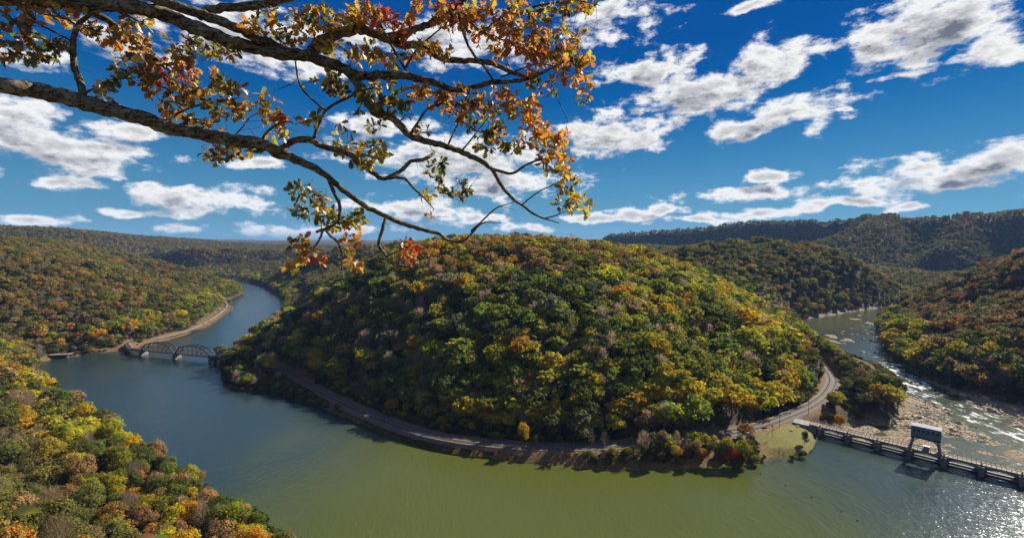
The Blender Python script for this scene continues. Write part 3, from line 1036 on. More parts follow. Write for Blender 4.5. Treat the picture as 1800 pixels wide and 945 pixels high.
    for p, a, l, lab in dw:
        x, y, _ = on_plane(*p, 0.5)
        z = max(G1(x, y), 0) + 0.3
        o = MB()
        o.tube([(-l / 2, 0, 0), (-l / 6, 0.25, 0.12), (l / 5, -0.1, 0.05), (l / 2, 0.2, 0.2)], [0.34, 0.3, 0.24, 0.12], 8)
        o.tube([(0, 0, 0), (0.7, 0.6, 0.8), (1.2, 0.8, 1.3)], [0.14, 0.1, 0.04], 6)
        ob = o.build('driftwood_log', MAT_WOOD, None, True)
        ob.location = (x, y, z)
        ob.rotation_euler = (0, 0, a)
        tag(ob, lab, 'log', 'driftwood on the mud bank')


small_things()


# ------------------------------------------------------------------ rocks in the river bed
def rock_mesh(name, seed, flat):
    r = np.random.default_rng(seed)
    bm = bmesh.new()
    bmesh.ops.create_icosphere(bm, subdivisions=2, radius=1.0)
    ph = r.random(9) * 6
    pl = [(Vector(r.normal(size=3)).normalized(), 0.55 + 0.3 * r.random()) for _ in range(9)]
    for v in bm.verts:
        for n, d in pl:                        # chop flat faces off
            k = v.co.dot(n)
            if k > d:
                v.co -= n * (k - d)
        v.co *= 1 + 0.08 * math.sin(v.co.x * 5 + ph[0]) * math.sin(v.co.y * 4 + ph[1])
        v.co.z *= flat
    me = bpy.data.meshes.new(name)
    bm.to_mesh(me)
    bm.free()
    me.materials.append(MAT_ROCK)
    return me


def build_rocks():
    meshes = [rock_mesh('boulder', 50 + i, 0.45 + 0.25 * (i % 3)) for i in range(6)]
    r = np.random.default_rng(21)
    zones = [  # photograph polygon on the river bed, how many, size range, wording
        ([(1560, 745), (1640, 700), (1700, 735), (1780, 790), (1690, 770), (1600, 760)], 120, (0.8, 2.6), 'brown boulder of the rock field between the dam and the rapids', 'boulders between the dam and the rapids'),
        ([(1600, 660), (1660, 690), (1640, 712), (1600, 700)], 50, (0.7, 2.2), 'boulder in the rocky narrows behind the waterside wood', 'boulders in the narrows'),
        ([(1690, 690), (1800, 720), (1800, 770), (1740, 735), (1700, 712)], 70, (0.9, 3.2), 'boulder on the rocky far bank of the rapids', 'boulders on the far bank of the rapids'),
        ([(1465, 585), (1545, 562), (1545, 600), (1590, 650), (1550, 640)], 40, (1.2, 4.0), 'pale rock standing out of the far river reach', 'rocks in the far river reach')]
    for poly, n, (lo, hi), lab, grp in zones:
        w = np.array([PD(*p) for p in poly])
        got = 0
        made = []
        while got < n:
            x = r.uniform(w[:, 0].min(), w[:, 0].max())
            y = r.uniform(w[:, 1].min(), w[:, 1].max())
            if not inside(np.array([x]), np.array([y]), w)[0]:
                continue
            s = lo + (hi - lo) * r.random() ** 3
            z = G1(x, y)
            if z < -8.2:
                continue
            o = bpy.data.objects.new('boulder', meshes[got % 6])
            COL.objects.link(o)
            o.location = (x, y, max(z, -6.6) + 0.12 * s)
            o.scale = (s * r.uniform(0.9, 1.7), s, s * r.uniform(0.7, 1.0))
            o.rotation_euler = (r.normal() * 0.12, r.normal() * 0.12, r.uniform(-0.5, 0.5) - 0.75)
            made.append((s, o))
            got += 1
        made.sort(key=lambda q: -q[0])
        for k, (s, o) in enumerate(made):
            pre = ['largest ', 'second largest ', 'third largest ', 'fourth largest ', 'fifth largest ', 'sixth largest '][k] if k < 6 else ('mid sized ' if k < n * 0.4 else 'small ')
            tag(o, pre + lab, 'boulder', grp)
    # loose stones between them
    V, Fq = [], []
    base = np.array([(-1, -1, -.4), (1, -1, -.5), (1, 1, -.4), (-1, 1, -.5), (-.6, -.7, .4), (.7, -.6, .5), (.6, .7, .35), (-.7, .6, .45)])
    fb = np.array([(4, 5, 6, 7), (0, 1, 5, 4), (1, 2, 6, 5), (2, 3, 7, 6), (3, 0, 4, 7)])
    k = 0
    for (poly, n) in ((zones[0][0], 2600), (zones[1][0], 900), (zones[2][0], 1500), (zones[3][0], 500)):
        w = np.array([PD(*p) for p in poly])
        x = r.uniform(w[:, 0].min(), w[:, 0].max(), n)
        y = r.uniform(w[:, 1].min(), w[:, 1].max(), n)
        z = ground(x, y)
        ok = inside(x, y, w) & (z > -7.4)
        for x_, y_, z_ in zip(x[ok], y[ok], z[ok]):
            s = r.uniform(0.3, 0.9)
            a = r.uniform(0, 6.3)
            c_, s_ = math.cos(a) * s, math.sin(a) * s
            b = base * r.uniform(0.8, 1.2, base.shape)
            V.append(np.stack([x_ + b[:, 0] * c_ * 1.4 - b[:, 1] * s_, y_ + b[:, 0] * s_ * 1.4 + b[:, 1] * c_, max(z_, -6.5) + b[:, 2] * s + 0.1], 1))
            Fq.append(fb + 8 * k)
            k += 1
    me = np_mesh('river_stones', np.concatenate(V), np.concatenate(Fq))
    o = link_mesh('river_stones', me, [MAT_ROCK])
    o['kind'] = 'stuff'


build_rocks()


# ------------------------------------------------------------------ trees
def unit(a):
    return a / (np.linalg.norm(a, axis=-1, keepdims=True) + 1e-9)


def leaf_quads(C, Nrm, size, r, ragged=0.35):
    """one irregular quad per leaf clump"""
    n = len(C)
    t = unit(np.cross(Nrm, r.normal(size=(n, 3))))
    b = np.cross(Nrm, t)
    s = size * r.uniform(0.6, 1.35, (n, 1))
    k = r.uniform(1 - ragged, 1 + ragged, (4, n, 1))
    q = [C + (t * a * k[i] + b * c * k[i]) * s for i, (a, c) in enumerate(((-1, -.62), (1, -.55), (.8, .62), (-.75, .6)))]
    return np.stack(q, 1)


def crown_geo(seed, h, rad, lobes, clumps, per, leaf, lift=0.60, tall=0.36, ragged=1.0):
    """foliage of one tree: lobes > clumps on their skins > leaf quads; returns quads and a per-quad variation"""
    r = np.random.default_rng(seed)
    c0 = np.array([0, 0, h * lift])
    R3 = np.array([rad, rad, h * tall])
    L, LR = [], []
    for i in range(lobes):
        d = unit(r.normal(size=3))
        d[2] = d[2] * 0.9 + 0.12
        L.append(c0 + d * R3 * r.uniform(0.42, 0.72))
        LR.append(r.uniform(0.36, 0.56) * rad)
    L.append(c0 + np.array([0, 0, R3[2] * 0.35]))
    LR.append(rad * 0.6)
    L, LR = np.array(L), np.array(LR)
    Q, A = [], []
    made = 0
    tries = 0
    while made < clumps and tries < clumps * 8:
        tries += 1
        i = r.integers(len(L))
        d = unit(r.normal(size=3))
        if d[2] < -0.55:
            continue
        c = L[i] + d * LR[i] * np.array([1, 1, 0.85])
        if (np.linalg.norm((c - L) / np.array([1, 1, 0.85]), axis=1) < LR * 0.86).any() and r.random() > 0.12:
            continue
        made += 1
        cr = rad * r.uniform(0.13, 0.24) * ragged
        o = r.normal(size=(per, 3)) * cr * np.array([0.62, 0.62, 0.42])
        P = c + o
        nn = unit(unit(o + d * cr * 0.8) * 0.75 + d * 0.35 + r.normal(size=(per, 3)) * 0.45)
        Q.append(leaf_quads(P, nn, leaf, r))
        v = np.clip(r.normal(0.45, 0.2) + r.normal(size=per) * 0.12, 0, 1)
        A.append(v)
    return np.concatenate(Q), np.concatenate(A)


def bare_geo(seed, h, rad, n, leaf):
    """fine upward twigs of a leafless crown, as slender quads"""
    r = np.random.default_rng(seed)
    Q, A = [], []
    tips = []
    for i in range(n):
        a = r.uniform(0, 6.283)
        t = r.uniform(0.30, 1.0)
        rr = rad * math.sin(min(1, (1.12 - t) * 1.5) * 1.57) * math.sqrt(r.random())
        p = np.array([math.cos(a) * rr, math.sin(a) * rr, h * t])
        d = unit(np.array([p[0] * 0.6, p[1] * 0.6, 0.55 * rad]) + r.normal(size=3) * rad * 0.2)
        ln = rad * r.uniform(0.3, 0.6)
        side = unit(np.cross(d, r.normal(size=3))) * leaf * r.uniform(0.5, 1)
        Q.append(np.stack([p - side, p + side, p + d * ln + side * 0.2, p + d * ln - side * 0.2]))
        A.append(r.uniform(0.2, 0.8))
    return np.array(Q), np.array(A)


def trunk_geo(seed, h, rad, limbs=7, bare=False):
    r = np.random.default_rng(seed + 900)
    mb = MB()
    base = 0.016 * h + 0.06
    top = h * (0.92 if bare else 0.8)
    wob = [Vector((r.normal() * 0.012 * h * k, r.normal() * 0.012 * h * k, 0)) for k in range(5)]
    spine = [Vector((0, 0, top * k / 4 - (0.8 if k == 0 else 0))) + wob[k] for k in range(5)]
    mb.tube(spine, [base * 1.25, base, base * 0.75, base * 0.5, base * 0.15], 6)
    for i in range(limbs):
        t = 0.32 + 0.55 * (i + r.random() * 0.6) / limbs
        k = min(3, int(t * 4))
        p = spine[k].lerp(spine[k + 1], t * 4 - k)
        a = i * 2.4 + r.random()
        ln = rad * (0.95 - 0.55 * (t - 0.3))
        d = Vector((math.cos(a), math.sin(a), 0.55 + 0.5 * t))
        q = [p, p + d * ln * 0.45, p + d * ln * 0.8 + Vector((0, 0, ln * 0.22)), p + d * ln + Vector((r.normal() * .1, r.normal() * .1, ln * 0.4))]
        rr = base * (0.55 - 0.35 * t)
        mb.tube(q, [rr, rr * 0.75, rr * 0.5, rr * 0.2], 5)
        if bare:
            for s in (-1, 1):
                e = Vector((math.cos(a + s * 0.8), math.sin(a + s * 0.8), 1.0))
                mb.tube([q[1], q[1] + e * ln * 0.35, q[1] + e * ln * 0.7 + Vector((0, 0, ln * .15))], [rr * .55, rr * .35, rr * .1], 4)
    return mb


def finish_crown(name, Q, A, material):
    n = len(Q)
    me = np_mesh(name, Q.reshape(-1, 3), np.arange(n * 4).reshape(n, 4))
    at = me.attributes.new('vary', 'FLOAT', 'FACE')
    at.data.foreach_set('value', A.astype(np.float32))
    me.materials.append(material)
    return me


# kinds of crown: 0-5 broadleaf, 6-7 bare; heights in metres before scaling (all about 18 m)
SPEC = [(18, 6.6, 9, 0.60, 0.36), (19, 5.6, 8, 0.58, 0.38), (16, 7.2, 11, 0.60, 0.34), (21, 5.2, 8, 0.56, 0.41), (17, 6.2, 7, 0.6, 0.36), (15, 5.6, 9, 0.55, 0.42)]
NEAR, FARM = [], []
for i, (h, rad, lob, lift, tall) in enumerate(SPEC):
    Q, A = crown_geo(100 + i, h, rad, lob, 130, 34, 0.30, lift, tall)
    tm = trunk_geo(100 + i, h, rad)
    NEAR.append((finish_crown('foliage', Q, A, MAT_CROWN), pydata('trunk', tm.v, tm.f), h))
    NEAR[-1][1].materials.append(MAT_TRUNK)
    Q, A = crown_geo(200 + i, h, rad, lob, 75, 11, 0.62, lift, tall)
    FARM.append((Q, A, trunk_geo(100 + i, h, rad, 3), h))
for i in range(2):
    h, rad = 17 + i, 4.6
    Q, A = bare_geo(300 + i, h, rad, 1100, 0.055)
    tm = trunk_geo(300 + i, h, rad, 11, True)
    NEAR.append((finish_crown('twigs', Q, A, MAT_CROWN), pydata('trunk', tm.v, tm.f), h))
    NEAR[-1][1].materials.append(MAT_TWIGS)
    Q, A = bare_geo(310 + i, h, rad, 420, 0.11)
    FARM.append((Q, A, trunk_geo(300 + i, h, rad, 6, True), h))

Q, A = bare_geo(320, 17, 4.2, 260, 0.035)
tm = trunk_geo(320, 17, 4.2, 12, True)
NEAR.append((finish_crown('twigs', Q, A, MAT_CROWN), pydata('trunk', tm.v, tm.f), 17))
NEAR[-1][1].materials.append(MAT_TWIGS)

COLORS = {  # foliage colour of each sort (linear)
    'deep green': (0.037, 0.052, 0.014), 'olive green': (0.072, 0.088, 0.020), 'fresh green': (0.105, 0.126, 0.018), 'grey green': (0.075, 0.090, 0.045),
    'yellow green': (0.165, 0.165, 0.020), 'golden yellow': (0.30, 0.20, 0.016), 'orange': (0.27, 0.135, 0.015), 'rust brown': (0.145, 0.082, 0.026), 'red': (0.27, 0.045, 0.014), 'tan': (0.165, 0.120, 0.055),
    'bare grey': (0.155, 0.125, 0.095)}
CN = list(COLORS)


def build_forest():
    r = np.random.default_rng(33)
    # ---- candidate sites on jittered grids, wider apart with distance
    pts = []
    for (y0, y1, s) in ((15, 240, 7.4), (240, 470, 6.7), (470, 800, 8.0), (800, 1500, 9.6), (1500, 2600, 11.5), (2600, 3600, 13.0)):
        xs = np.arange(-1.30 * y1 - 40, 1.30 * y1 + 40, s)
        ys = np.arange(y0, y1, s)
        X, Y = np.meshgrid(xs, ys, indexing='ij')
        X = (X + r.uniform(-.48, .48, X.shape) * s).ravel()
        Y = (Y + r.uniform(-.48, .48, Y.shape) * s).ravel()
        ok = np.abs(X) < 1.28 * Y + 40
        pts.append(np.stack([X[ok], Y[ok]], 1))
    P = np.concatenate(pts)
    X, Y = P[:, 0], P[:, 1]
    Z = ground(X, Y)
    dl, dd = ground(X, Y, DL), ground(X, Y, DD)
    il, idn = inside(X, Y, LAKE), inside(X, Y, DOWN)
    dt = np.minimum(seg_dist(X, Y, TRACK, False), seg_dist(X, Y, TRACK_UP, False) * 1.3)
    ok = ~il & ~idn & (dt > 8.5) & ~inside(X, Y, LAWN) & (seg_dist(X, Y, LAWN) > 3) & (np.minimum(dl, dd) > 3.0)
    dist = np.hypot(X, Y)
    # open ground: mud bank, spit, dam end, rocks by the dam
    px0, py0 = project(X, Y, Z)
    open_ = (dl < 12) & (X > 5) & (X < 130) & (Y < 310)
    open_ |= (dl < 9) & (X > 5) & (X < 220) & (Y < 330)
    open_ |= (np.abs((X - DAM_A[0]) * DAM_DIR[0] + (Y - DAM_A[1]) * DAM_DIR[1]) < 260) & (np.abs((X - DAM_A[0]) * -DAM_DIR[1] + (Y - DAM_A[1]) * DAM_DIR[0]) < 15) & (X > 185)
    open_ |= (X > 205) & (X < 300) & (Y < 345) & (dd < 12)
    open_ |= (dl < 16) & (X < -440) & (Y < 640) & (Y > 485) & (X > -540)
    open_ |= (px0 > 1220) & (px0 < 1345) & (py0 > 735) & (py0 < 768)
    cap_front = (dl < 19) & (X > -150) & (X < 10) & (Y < 440) & (Y > 230)
    ok &= ~open_
    bend = (X > 255) & (Y < 470) & (Y > 300)
    ok &= ~(bend & (dt < 13))
    ok &= ~(bend & (dt < 21) & (X + Y * 0.35 > 385) & (Y < 420))
    # size
    big = np.clip(r.normal(0.77, 0.17, len(X)), 0.38, 1.2)
    big = np.where((dl < 40) & (Y > 200) & (Y < 480) & (X > -280) & (X < 210) & (dt < 40) & (dl < dt + 30) & (dl < 24), big * 0.55, big)
    big = np.where(np.hypot(X, Y) > 800, big * 0.82, big)
    big = np.where(cap_front, big * r.uniform(0.28, 0.5, len(X)), big)
    ok &= ~(cap_front & (r.random(len(X)) < 0.25))
    big = np.where(bend & (dt < 30) & (dd < dt + 75), big * 0.6, big)
    big = np.where((dd < 75) & (X > 240) & (X < 0.76 * Y) & (Y > 335) & (Y < 800), big * 0.58, big)
    big = np.where((dl < dt + 16) & (dt < 30) & (X < -110) & (X > -330) & (Y < 560), big * np.where(X > -225, 0.42, 0.7), big)
    camside = (Y < 200 + np.maximum(-X, 0) * 0.72) & (X < 150)
    big = np.where(camside, big * 0.80, big)
    H = 19.5 * big
    # the wood on the spit stays below the line of sight to the river behind it
    left_of_river = X < np.interp(Y, [380, 411, 473, 506, 552, 622, 760], [385, 385, 404, 427, 446, 480, 540])
    spit_ = (X > 240) & left_of_river & (Y > 330) & (Y < 820) & (dd < 120) & (dl > 20)
    bx, _ = project(X, Y, Z)
    line = np.interp(bx, [1425, 1440, 1490, 1565, 1596, 1608], [572, 586, 624, 664, 706, 735])
    room = (EYE + (425 - line) / F * Y - Z) * 0.88
    H = np.where(spit_ & (bx > 1430), np.minimum(H, room), H)
    ok &= ~(spit_ & (bx > 1430) & (H < 3.0))
    # nothing on the cliff below the overlook stands up into the view of the water
    tx, ty = project(X, Y, Z + H)
    sil = np.interp(tx, [-200, 0, 60, 95, 140, 180, 235, 285, 330, 365, 410, 480, 500], [560, 590, 622, 636, 670, 706, 726, 758, 800, 850, 868, 915, 935])
    lim = np.where(tx > 498, 1100, sil)
    ok &= ~(camside & (ty < lim) & (Y < 470))
    ok &= ~(camside & (dist < 112))
    ok &= (tx > -260) & (tx < 2060) & (ty < 1080)
    # ---- seen from about here?
    X, Y, Z, H, dist, dl, dd, dt, big = [a[ok] for a in (X, Y, Z, H, dist, dl, dd, dt, big)]
    camside, cap_front = camside[ok], cap_front[ok]

    def clear(zoff):
        seen = np.ones(len(X), bool)
        for t in np.concatenate([np.linspace(0.04, 0.9, 36), np.linspace(0.915, 0.975, 5)]):
            gz = ground(X * t, Y * t)
            seen &= (EYE + (Z + zoff - EYE) * t) > gz
        return seen
    near = clear(H + 22)
    X, Y, Z, H, dist, dl, dd, dt, big = [a[near] for a in (X, Y, Z, H, dist, dl, dd, dt, big)]
    camside, cap_front = camside[near], cap_front[near]
    n = len(X)
    # ---- colour of each tree, in drifts
    f1 = fbm(X / 60, Y / 60, 3)
    f2 = fbm(X / 25 + 50, Y / 25 + 20, 2)
    u = np.clip(0.5 + 0.34 * f1 + 0.28 * f2 + r.normal(size=n) * 0.30, 0, 0.999)
    zones = {  # cumulative order from dark to bright for u in 0..1
        'pen_low': ['deep green'] * 3 + ['olive green'] * 3 + ['grey green'] * 2 + ['olive green'] * 2 + ['bare grey'] + ['fresh green'] * 2 + ['yellow green'] * 3 + ['tan'] + ['golden yellow'] + ['orange'],
        'pen_right': ['deep green'] * 2 + ['olive green'] * 2 + ['fresh green'] * 2 + ['olive green'] * 2 + ['yellow green'] * 4 + ['golden yellow'] * 3 + ['fresh green'] * 2 + ['yellow green'] * 2 + ['orange'] + ['golden yellow'] + ['tan'],
        'pen_top': ['olive green'] * 3 + ['fresh green'] * 2 + ['yellow green'] * 3 + ['tan'] * 3 + ['rust brown'] * 2 + ['orange'] * 3 + ['golden yellow'] * 4,
        'left': ['deep green'] * 3 + ['olive green'] * 9 + ['grey green'] * 1 + ['tan'] * 4 + ['olive green'] * 3 + ['yellow green'] * 2 + ['rust brown'] * 3 + ['tan'] * 2 + ['orange'],
        'left_shore': ['olive green'] * 2 + ['fresh green'] * 4 + ['yellow green'] * 3 + ['tan'] + ['golden yellow'],
        'near': ['deep green'] * 4 + ['olive green'] * 6 + ['bare grey'] * 4 + ['tan'] * 4 + ['olive green'] * 3 + ['rust brown'] * 2 + ['yellow green'] * 2 + ['orange'],
        'near_shore': ['olive green'] * 5 + ['yellow green'] * 3 + ['bare grey'] * 2 + ['tan'] * 3 + ['golden yellow'] * 4 + ['orange'],
        'right': ['deep green'] * 3 + ['olive green'] * 4 + ['grey green'] * 3 + ['tan'] * 3 + ['rust brown'] * 3 + ['bare grey'] * 2 + ['orange'],
        'right_shore': ['olive green'] * 3 + ['grey green'] * 2 + ['yellow green'] * 3 + ['golden yellow'] * 2 + ['tan'],
        'back': ['deep green'] * 2 + ['olive green'] * 6 + ['grey green'] * 4 + ['tan'] * 3 + ['rust brown'] * 2 + ['yellow green'],
        'strip': ['olive green'] * 4 + ['bare grey'] * 2 + ['yellow green'] * 4 + ['golden yellow'] * 3 + ['orange'] * 2 + ['rust brown']}
    zones['tail'] = ['deep green'] * 2 + ['olive green'] * 4 + ['bare grey'] * 2 + ['tan'] * 2 + ['yellow green'] * 3 + ['golden yellow']
    zone = np.full(n, 'back', object)
    pen = (Y < 760) & (Y > 240) & (X > -420) & (X < 480) & ~camside
    side_r = (X - 20) / 330 + (r.random(n) - .5) * 0.5
    zone[pen] = 'pen_low'
    zone[pen & (side_r > 0.15)] = 'pen_right'
    zone[pen & (Z > 88 + 10 * f1) & (X > -180)] = 'pen_top'
    leftm = (X < -430) & (Y > 450) & (X < -0.34 * Y - 130)
    zone[leftm] = 'left'
    zone[leftm & (dl < 45)] = 'left_shore'
    zone[camside] = 'near'
    zone[camside & (dl < 40)] = 'near_shore'
    rt = (X > 395) & (Y < 900) & (X > 0.62 * Y) & ~pen
    zone[(X > 400) & (Y < 860) & (X > 0.72 * Y)] = 'right'
    zone[(zone == 'right') & (dd < 38)] = 'right_shore'
    strip = (dl < 24) & (Y < 330) & (X > 20) & (X < 215)
    zone[strip] = 'strip'
    zone[(X > 255) & (Y < 470) & (Y > 250) & (dd < 80) & pen] = 'tail'
    for z_ in zones:                       # even shares of each colour within a zone
        w_ = np.where(zone == z_)[0]
        u[w_[np.argsort(u[w_])]] = (np.arange(len(w_)) + 0.5) / max(1, len(w_))
    cname = np.array([zones[z_][int(q * len(zones[z_]))] for z_, q in zip(zone, u)], object)
    # dark left flank of the hill keeps more bare and grey trees
    kind = r.integers(0, 6, n)
    bare = (cname == 'bare grey') | ((zone == 'pen_low') & (X < -60) & (r.random(n) < 0.22)) | (pen & (r.random(n) < 0.06))
    cname[bare] = 'bare grey'
    kind[bare] = 6 + r.integers(0, 2, bare.sum())
    col = np.array([COLORS[c] for c in cname]) * np.array([1.75, 1.62, 1.5]) * r.uniform(0.72, 1.3, (n, 1)) * (1 + r.normal(size=(n, 3)) * 0.07)
    col = col * np.where((zone == 'pen_right') | (zone == 'pen_low') | (zone == 'back'), 1.2, 1.0)[:, None]  # sunlight put into the colour: foliage lightened on the hill and back slopes
    for z_ in ('left', 'back', 'right', 'near'):     # one hillside's trees are more alike than their names
        w_ = zone == z_
        if w_.any():
            col[w_] = col[w_] * 0.58 + col[w_].mean(0) * 0.42
    col = np.clip(col, 0.008, 0.45)
    rot = r.uniform(0, 6.283, n)
    # ---- the three hundred that show largest stand as trees of their own
    seen = np.ones(n, bool)
    for t in np.concatenate([np.linspace(0.05, 0.93, 40), np.linspace(0.94, 0.985, 5)]):
        seen &= (EYE + (Z + H * 0.8 - EYE) * t) > ground(X * t, Y * t) + (4.0 if t > 0.6 else 0)
    tx, ty = project(X, Y, Z + H * 0.7)
    infr = (tx > 4) & (tx < 1796) & (ty > 4) & (ty < 950)
    size = np.where(seen & infr, H / np.hypot(Y, X * 0.4), 0)
    size = np.where(camside & (tx > -140) & (ty < 1010), 3 * H / dist, size)
    pick = np.argsort(-size)[:300 - len(LONERS)]
    chosen = np.zeros(n, bool)
    chosen[pick] = True
    print('trees', n, 'zones', {z_: int((zone == z_).sum()) for z_ in zones})
    # ---- describe and build them
    label_trees(pick, X, Y, Z, H, tx, ty, cname, kind, zone, dl, dd, dt, camside)
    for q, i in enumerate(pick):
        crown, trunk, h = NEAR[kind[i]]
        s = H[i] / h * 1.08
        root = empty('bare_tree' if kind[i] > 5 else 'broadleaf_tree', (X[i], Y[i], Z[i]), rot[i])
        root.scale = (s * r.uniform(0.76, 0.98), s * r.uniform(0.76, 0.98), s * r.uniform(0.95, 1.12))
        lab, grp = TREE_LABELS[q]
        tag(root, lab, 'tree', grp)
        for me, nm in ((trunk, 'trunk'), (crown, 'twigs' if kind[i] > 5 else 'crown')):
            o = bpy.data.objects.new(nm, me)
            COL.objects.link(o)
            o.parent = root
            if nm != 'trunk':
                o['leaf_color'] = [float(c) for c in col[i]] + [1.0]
    # ---- all the others: one forest
    rest = ~chosen
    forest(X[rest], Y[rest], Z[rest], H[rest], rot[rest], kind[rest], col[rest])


TREE_LABELS = []
ORD = ['first', 'second', 'third', 'fourth', 'fifth', 'sixth', 'seventh', 'eighth', 'ninth', 'tenth']


def label_trees(pick, X, Y, Z, H, tx, ty, cname, kind, zone, dl, dd, dt, camside):
    def where(i):
        x, y = tx[i], ty[i]
        if camside[i]:
            if dl[i] < 26:
                return ('at the far end of the near waterline' if y < 735 else ('midway along the near left waterline' if y < 850 else 'at the nearest part of the left waterline')), 'trees along the near waterline'
            if y > 800:
                return (('in the bottom left corner of the view' if y > 890 else 'at the left edge above the bottom corner' if x < 45 else 'just inside the left edge above the corner') if x < 110 else ('at the bottom of the near left slope' if y > 880 else 'low on the near left slope')), 'trees on the near left slope'
            return ('at the upper left edge of the near slope' if x < 80 else 'halfway up the near left slope'), 'trees on the near left slope'
        if zone[i] == 'strip':
            return 'on the waterside strip below the railway', 'trees between the railway and the mud bank'
        if dt[i] < 30 and dl[i] < dt[i] + 6:
            return ('on the shaded bank between railway and lake' if X[i] < 10 else 'beside the lawn'), 'trees between railway and lake'
        if X[i] > 200 and dd[i] < 75 and zone[i].startswith('pen'):
            return 'between the railway bend and rocky river', 'trees behind the dam end'
        if zone[i].startswith('right'):
            return 'on the right hand hillside above the rapids', 'trees on the right hillside'
        if zone[i].startswith('left'):
            return 'on the left hillside behind the truss bridge', 'trees on the left hillside'
        part = 'left flank' if x < 760 else ('middle' if x < 1080 else 'right flank')
        lev = 'just above the railway' if dt[i] < 34 else ('low' if Z[i] < 32 else 'partway up')
        if lev == 'just above the railway':
            return 'just above the railway, hill %s' % part, 'trees on the wooded hill'
        return '%s on the wooded hill %s' % (lev, part), 'trees on the wooded hill'
    sets = {}
    for q, i in enumerate(pick):
        w, g = where(i)
        b = 'leafless grey' if kind[i] > 5 else cname[i]
        sets.setdefault((b, w, g), []).append(q)
    out = [None] * len(pick)
    for (b, w, g), qs in sets.items():
        qs = sorted(qs, key=lambda q: tx[pick[q]])
        m = len(qs)
        for k, q in enumerate(qs):
            if m == 1:
                t = 'only %s tree %s' % (b, w)
            elif m <= 20:
                if k == 0:
                    t = 'leftmost %s tree %s' % (b, w)
                elif k == m - 1:
                    t = 'rightmost %s tree %s' % (b, w)
                elif k < (m + 1) // 2:
                    t = '%s %s tree from the left %s' % (ORD[k], b, w)
                else:
                    t = '%s %s tree from the right %s' % (ORD[m - 1 - k], b, w)
            else:
                t = '%s tree %s' % (b, w)
            out[q] = (t, g)
    TREE_LABELS.extend(out)


# trees that stand alone on the strip between railway, lawn and water: base pixel, height, kind of crown, width, colour, wording
LONERS = [((920, 788), 14.5, 5, 0.62, 'golden yellow', 'slim golden tree standing alone between the railway and the water'), ((943, 793), 8, 8, 0.92, 'bare grey', 'small leafless tree just right of the lone golden tree'),
          ((1040, 796), 13, 8, 0.63, 'bare grey', 'tall thin leafless tree, left one of the pair on the mud bank'), ((1062, 797), 11.5, 8, 0.80, 'bare grey', 'leafless tree, right one of the pair on the mud bank'),
          ((1075, 808), 6, 2, 1.0, 'yellow green', 'low yellow green bushy tree at the left end of the waterside row'), ((1103, 808), 6.5, 0, 1.0, 'yellow green', 'second low yellow green tree of the waterside row'), ((1135, 808), 7, 4, 1.0, 'olive green', 'low olive green tree of the waterside row'),
          ((1164, 806), 17, 3, 0.75, 'tan', 'tall tan and gold tree rising above the waterside row'), ((1188, 808), 7.5, 2, 1.0, 'golden yellow', 'low golden tree at the foot of the tall tan tree'), ((1208, 806), 11, 8, 1.03, 'bare grey', 'brown leafless tree in the middle of the waterside row'),
          ((1222, 808), 12, 1, 0.8, 'tan', 'tan tree beside the brown leafless one in the waterside row'), ((1234, 810), 8.5, 5, 0.9, 'orange', 'small orange tree in the waterside row'), ((1256, 808), 12, 0, 0.9, 'olive green', 'olive green tree right of the small orange tree'),
          ((1274, 808), 14, 4, 0.85, 'yellow green', 'yellow green tree at the back of the big waterside clump'), ((1284, 812), 12.5, 2, 0.8, 'red', 'dark red tree in the big waterside clump beside the lawn'), ((1306, 810), 15, 0, 0.85, 'yellow green', 'tall yellow green tree at the right of the big waterside clump'),
          ((1319, 806), 14, 3, 0.9, 'olive green', 'olive green tree closing the big clump beside the lawn'), ((1296, 816), 7, 2, 1.2, 'olive green', 'low olive bush at the foot of the red tree'), ((1328, 810), 6, 5, 1.2, 'fresh green', 'low green bush on the point where the lawn begins'),
          ((1357, 776), 10, 8, 0.40, 'bare grey', 'dead pole-like tree at the left of the lawn'), ((1369, 800), 9.5, 8, 0.52, 'bare grey', 'dead tree at the water edge of the lawn, taller of two'), ((1377, 800), 6.5, 8, 0.57, 'bare grey', 'dead tree at the water edge of the lawn, shorter of two'),
          ((1414, 782), 9, 5, 0.5, 'olive green', 'thin green tree between the lawn and the fence'), ((1392, 802), 4.5, 1, 1.3, 'deep green', 'low dark green bush on the lawn shore'), ((1410, 797), 5, 2, 1.2, 'deep green', 'dark bush at the shore corner near the fence'),
          ((1455, 735), 11, 0, 1.0, 'deep green', 'dark green tree at the back of the dam end'), ((1478, 740), 12, 4, 1.0, 'orange', 'orange gold tree behind the dam end')]


def loners():
    r = np.random.default_rng(12)
    for (p, h, k, wd, cn, lab) in LONERS:
        x, y, _ = on_plane(*p, 2.0)
        z = G1(x, y)
        crown, trunk, h0 = NEAR[k]
        s = h / h0
        root = empty('bare_tree' if k > 5 else 'broadleaf_tree', (x, y, z), r.uniform(0, 6))
        root.scale = (s * wd, s * wd, s)
        tag(root, lab, 'tree', 'trees between railway, lawn and water')
        c = np.clip(np.array(COLORS[cn]) * 1.35 * r.uniform(0.9, 1.15), 0, 0.5)
        for me, nm in ((trunk, 'trunk'), (crown, 'twigs' if k > 5 else 'crown')):
            o = bpy.data.objects.new(nm, me)
            COL.objects.link(o)
            o.parent = root
            if nm != 'trunk':
                o['leaf_color'] = [float(q) for q in c] + [1.0]


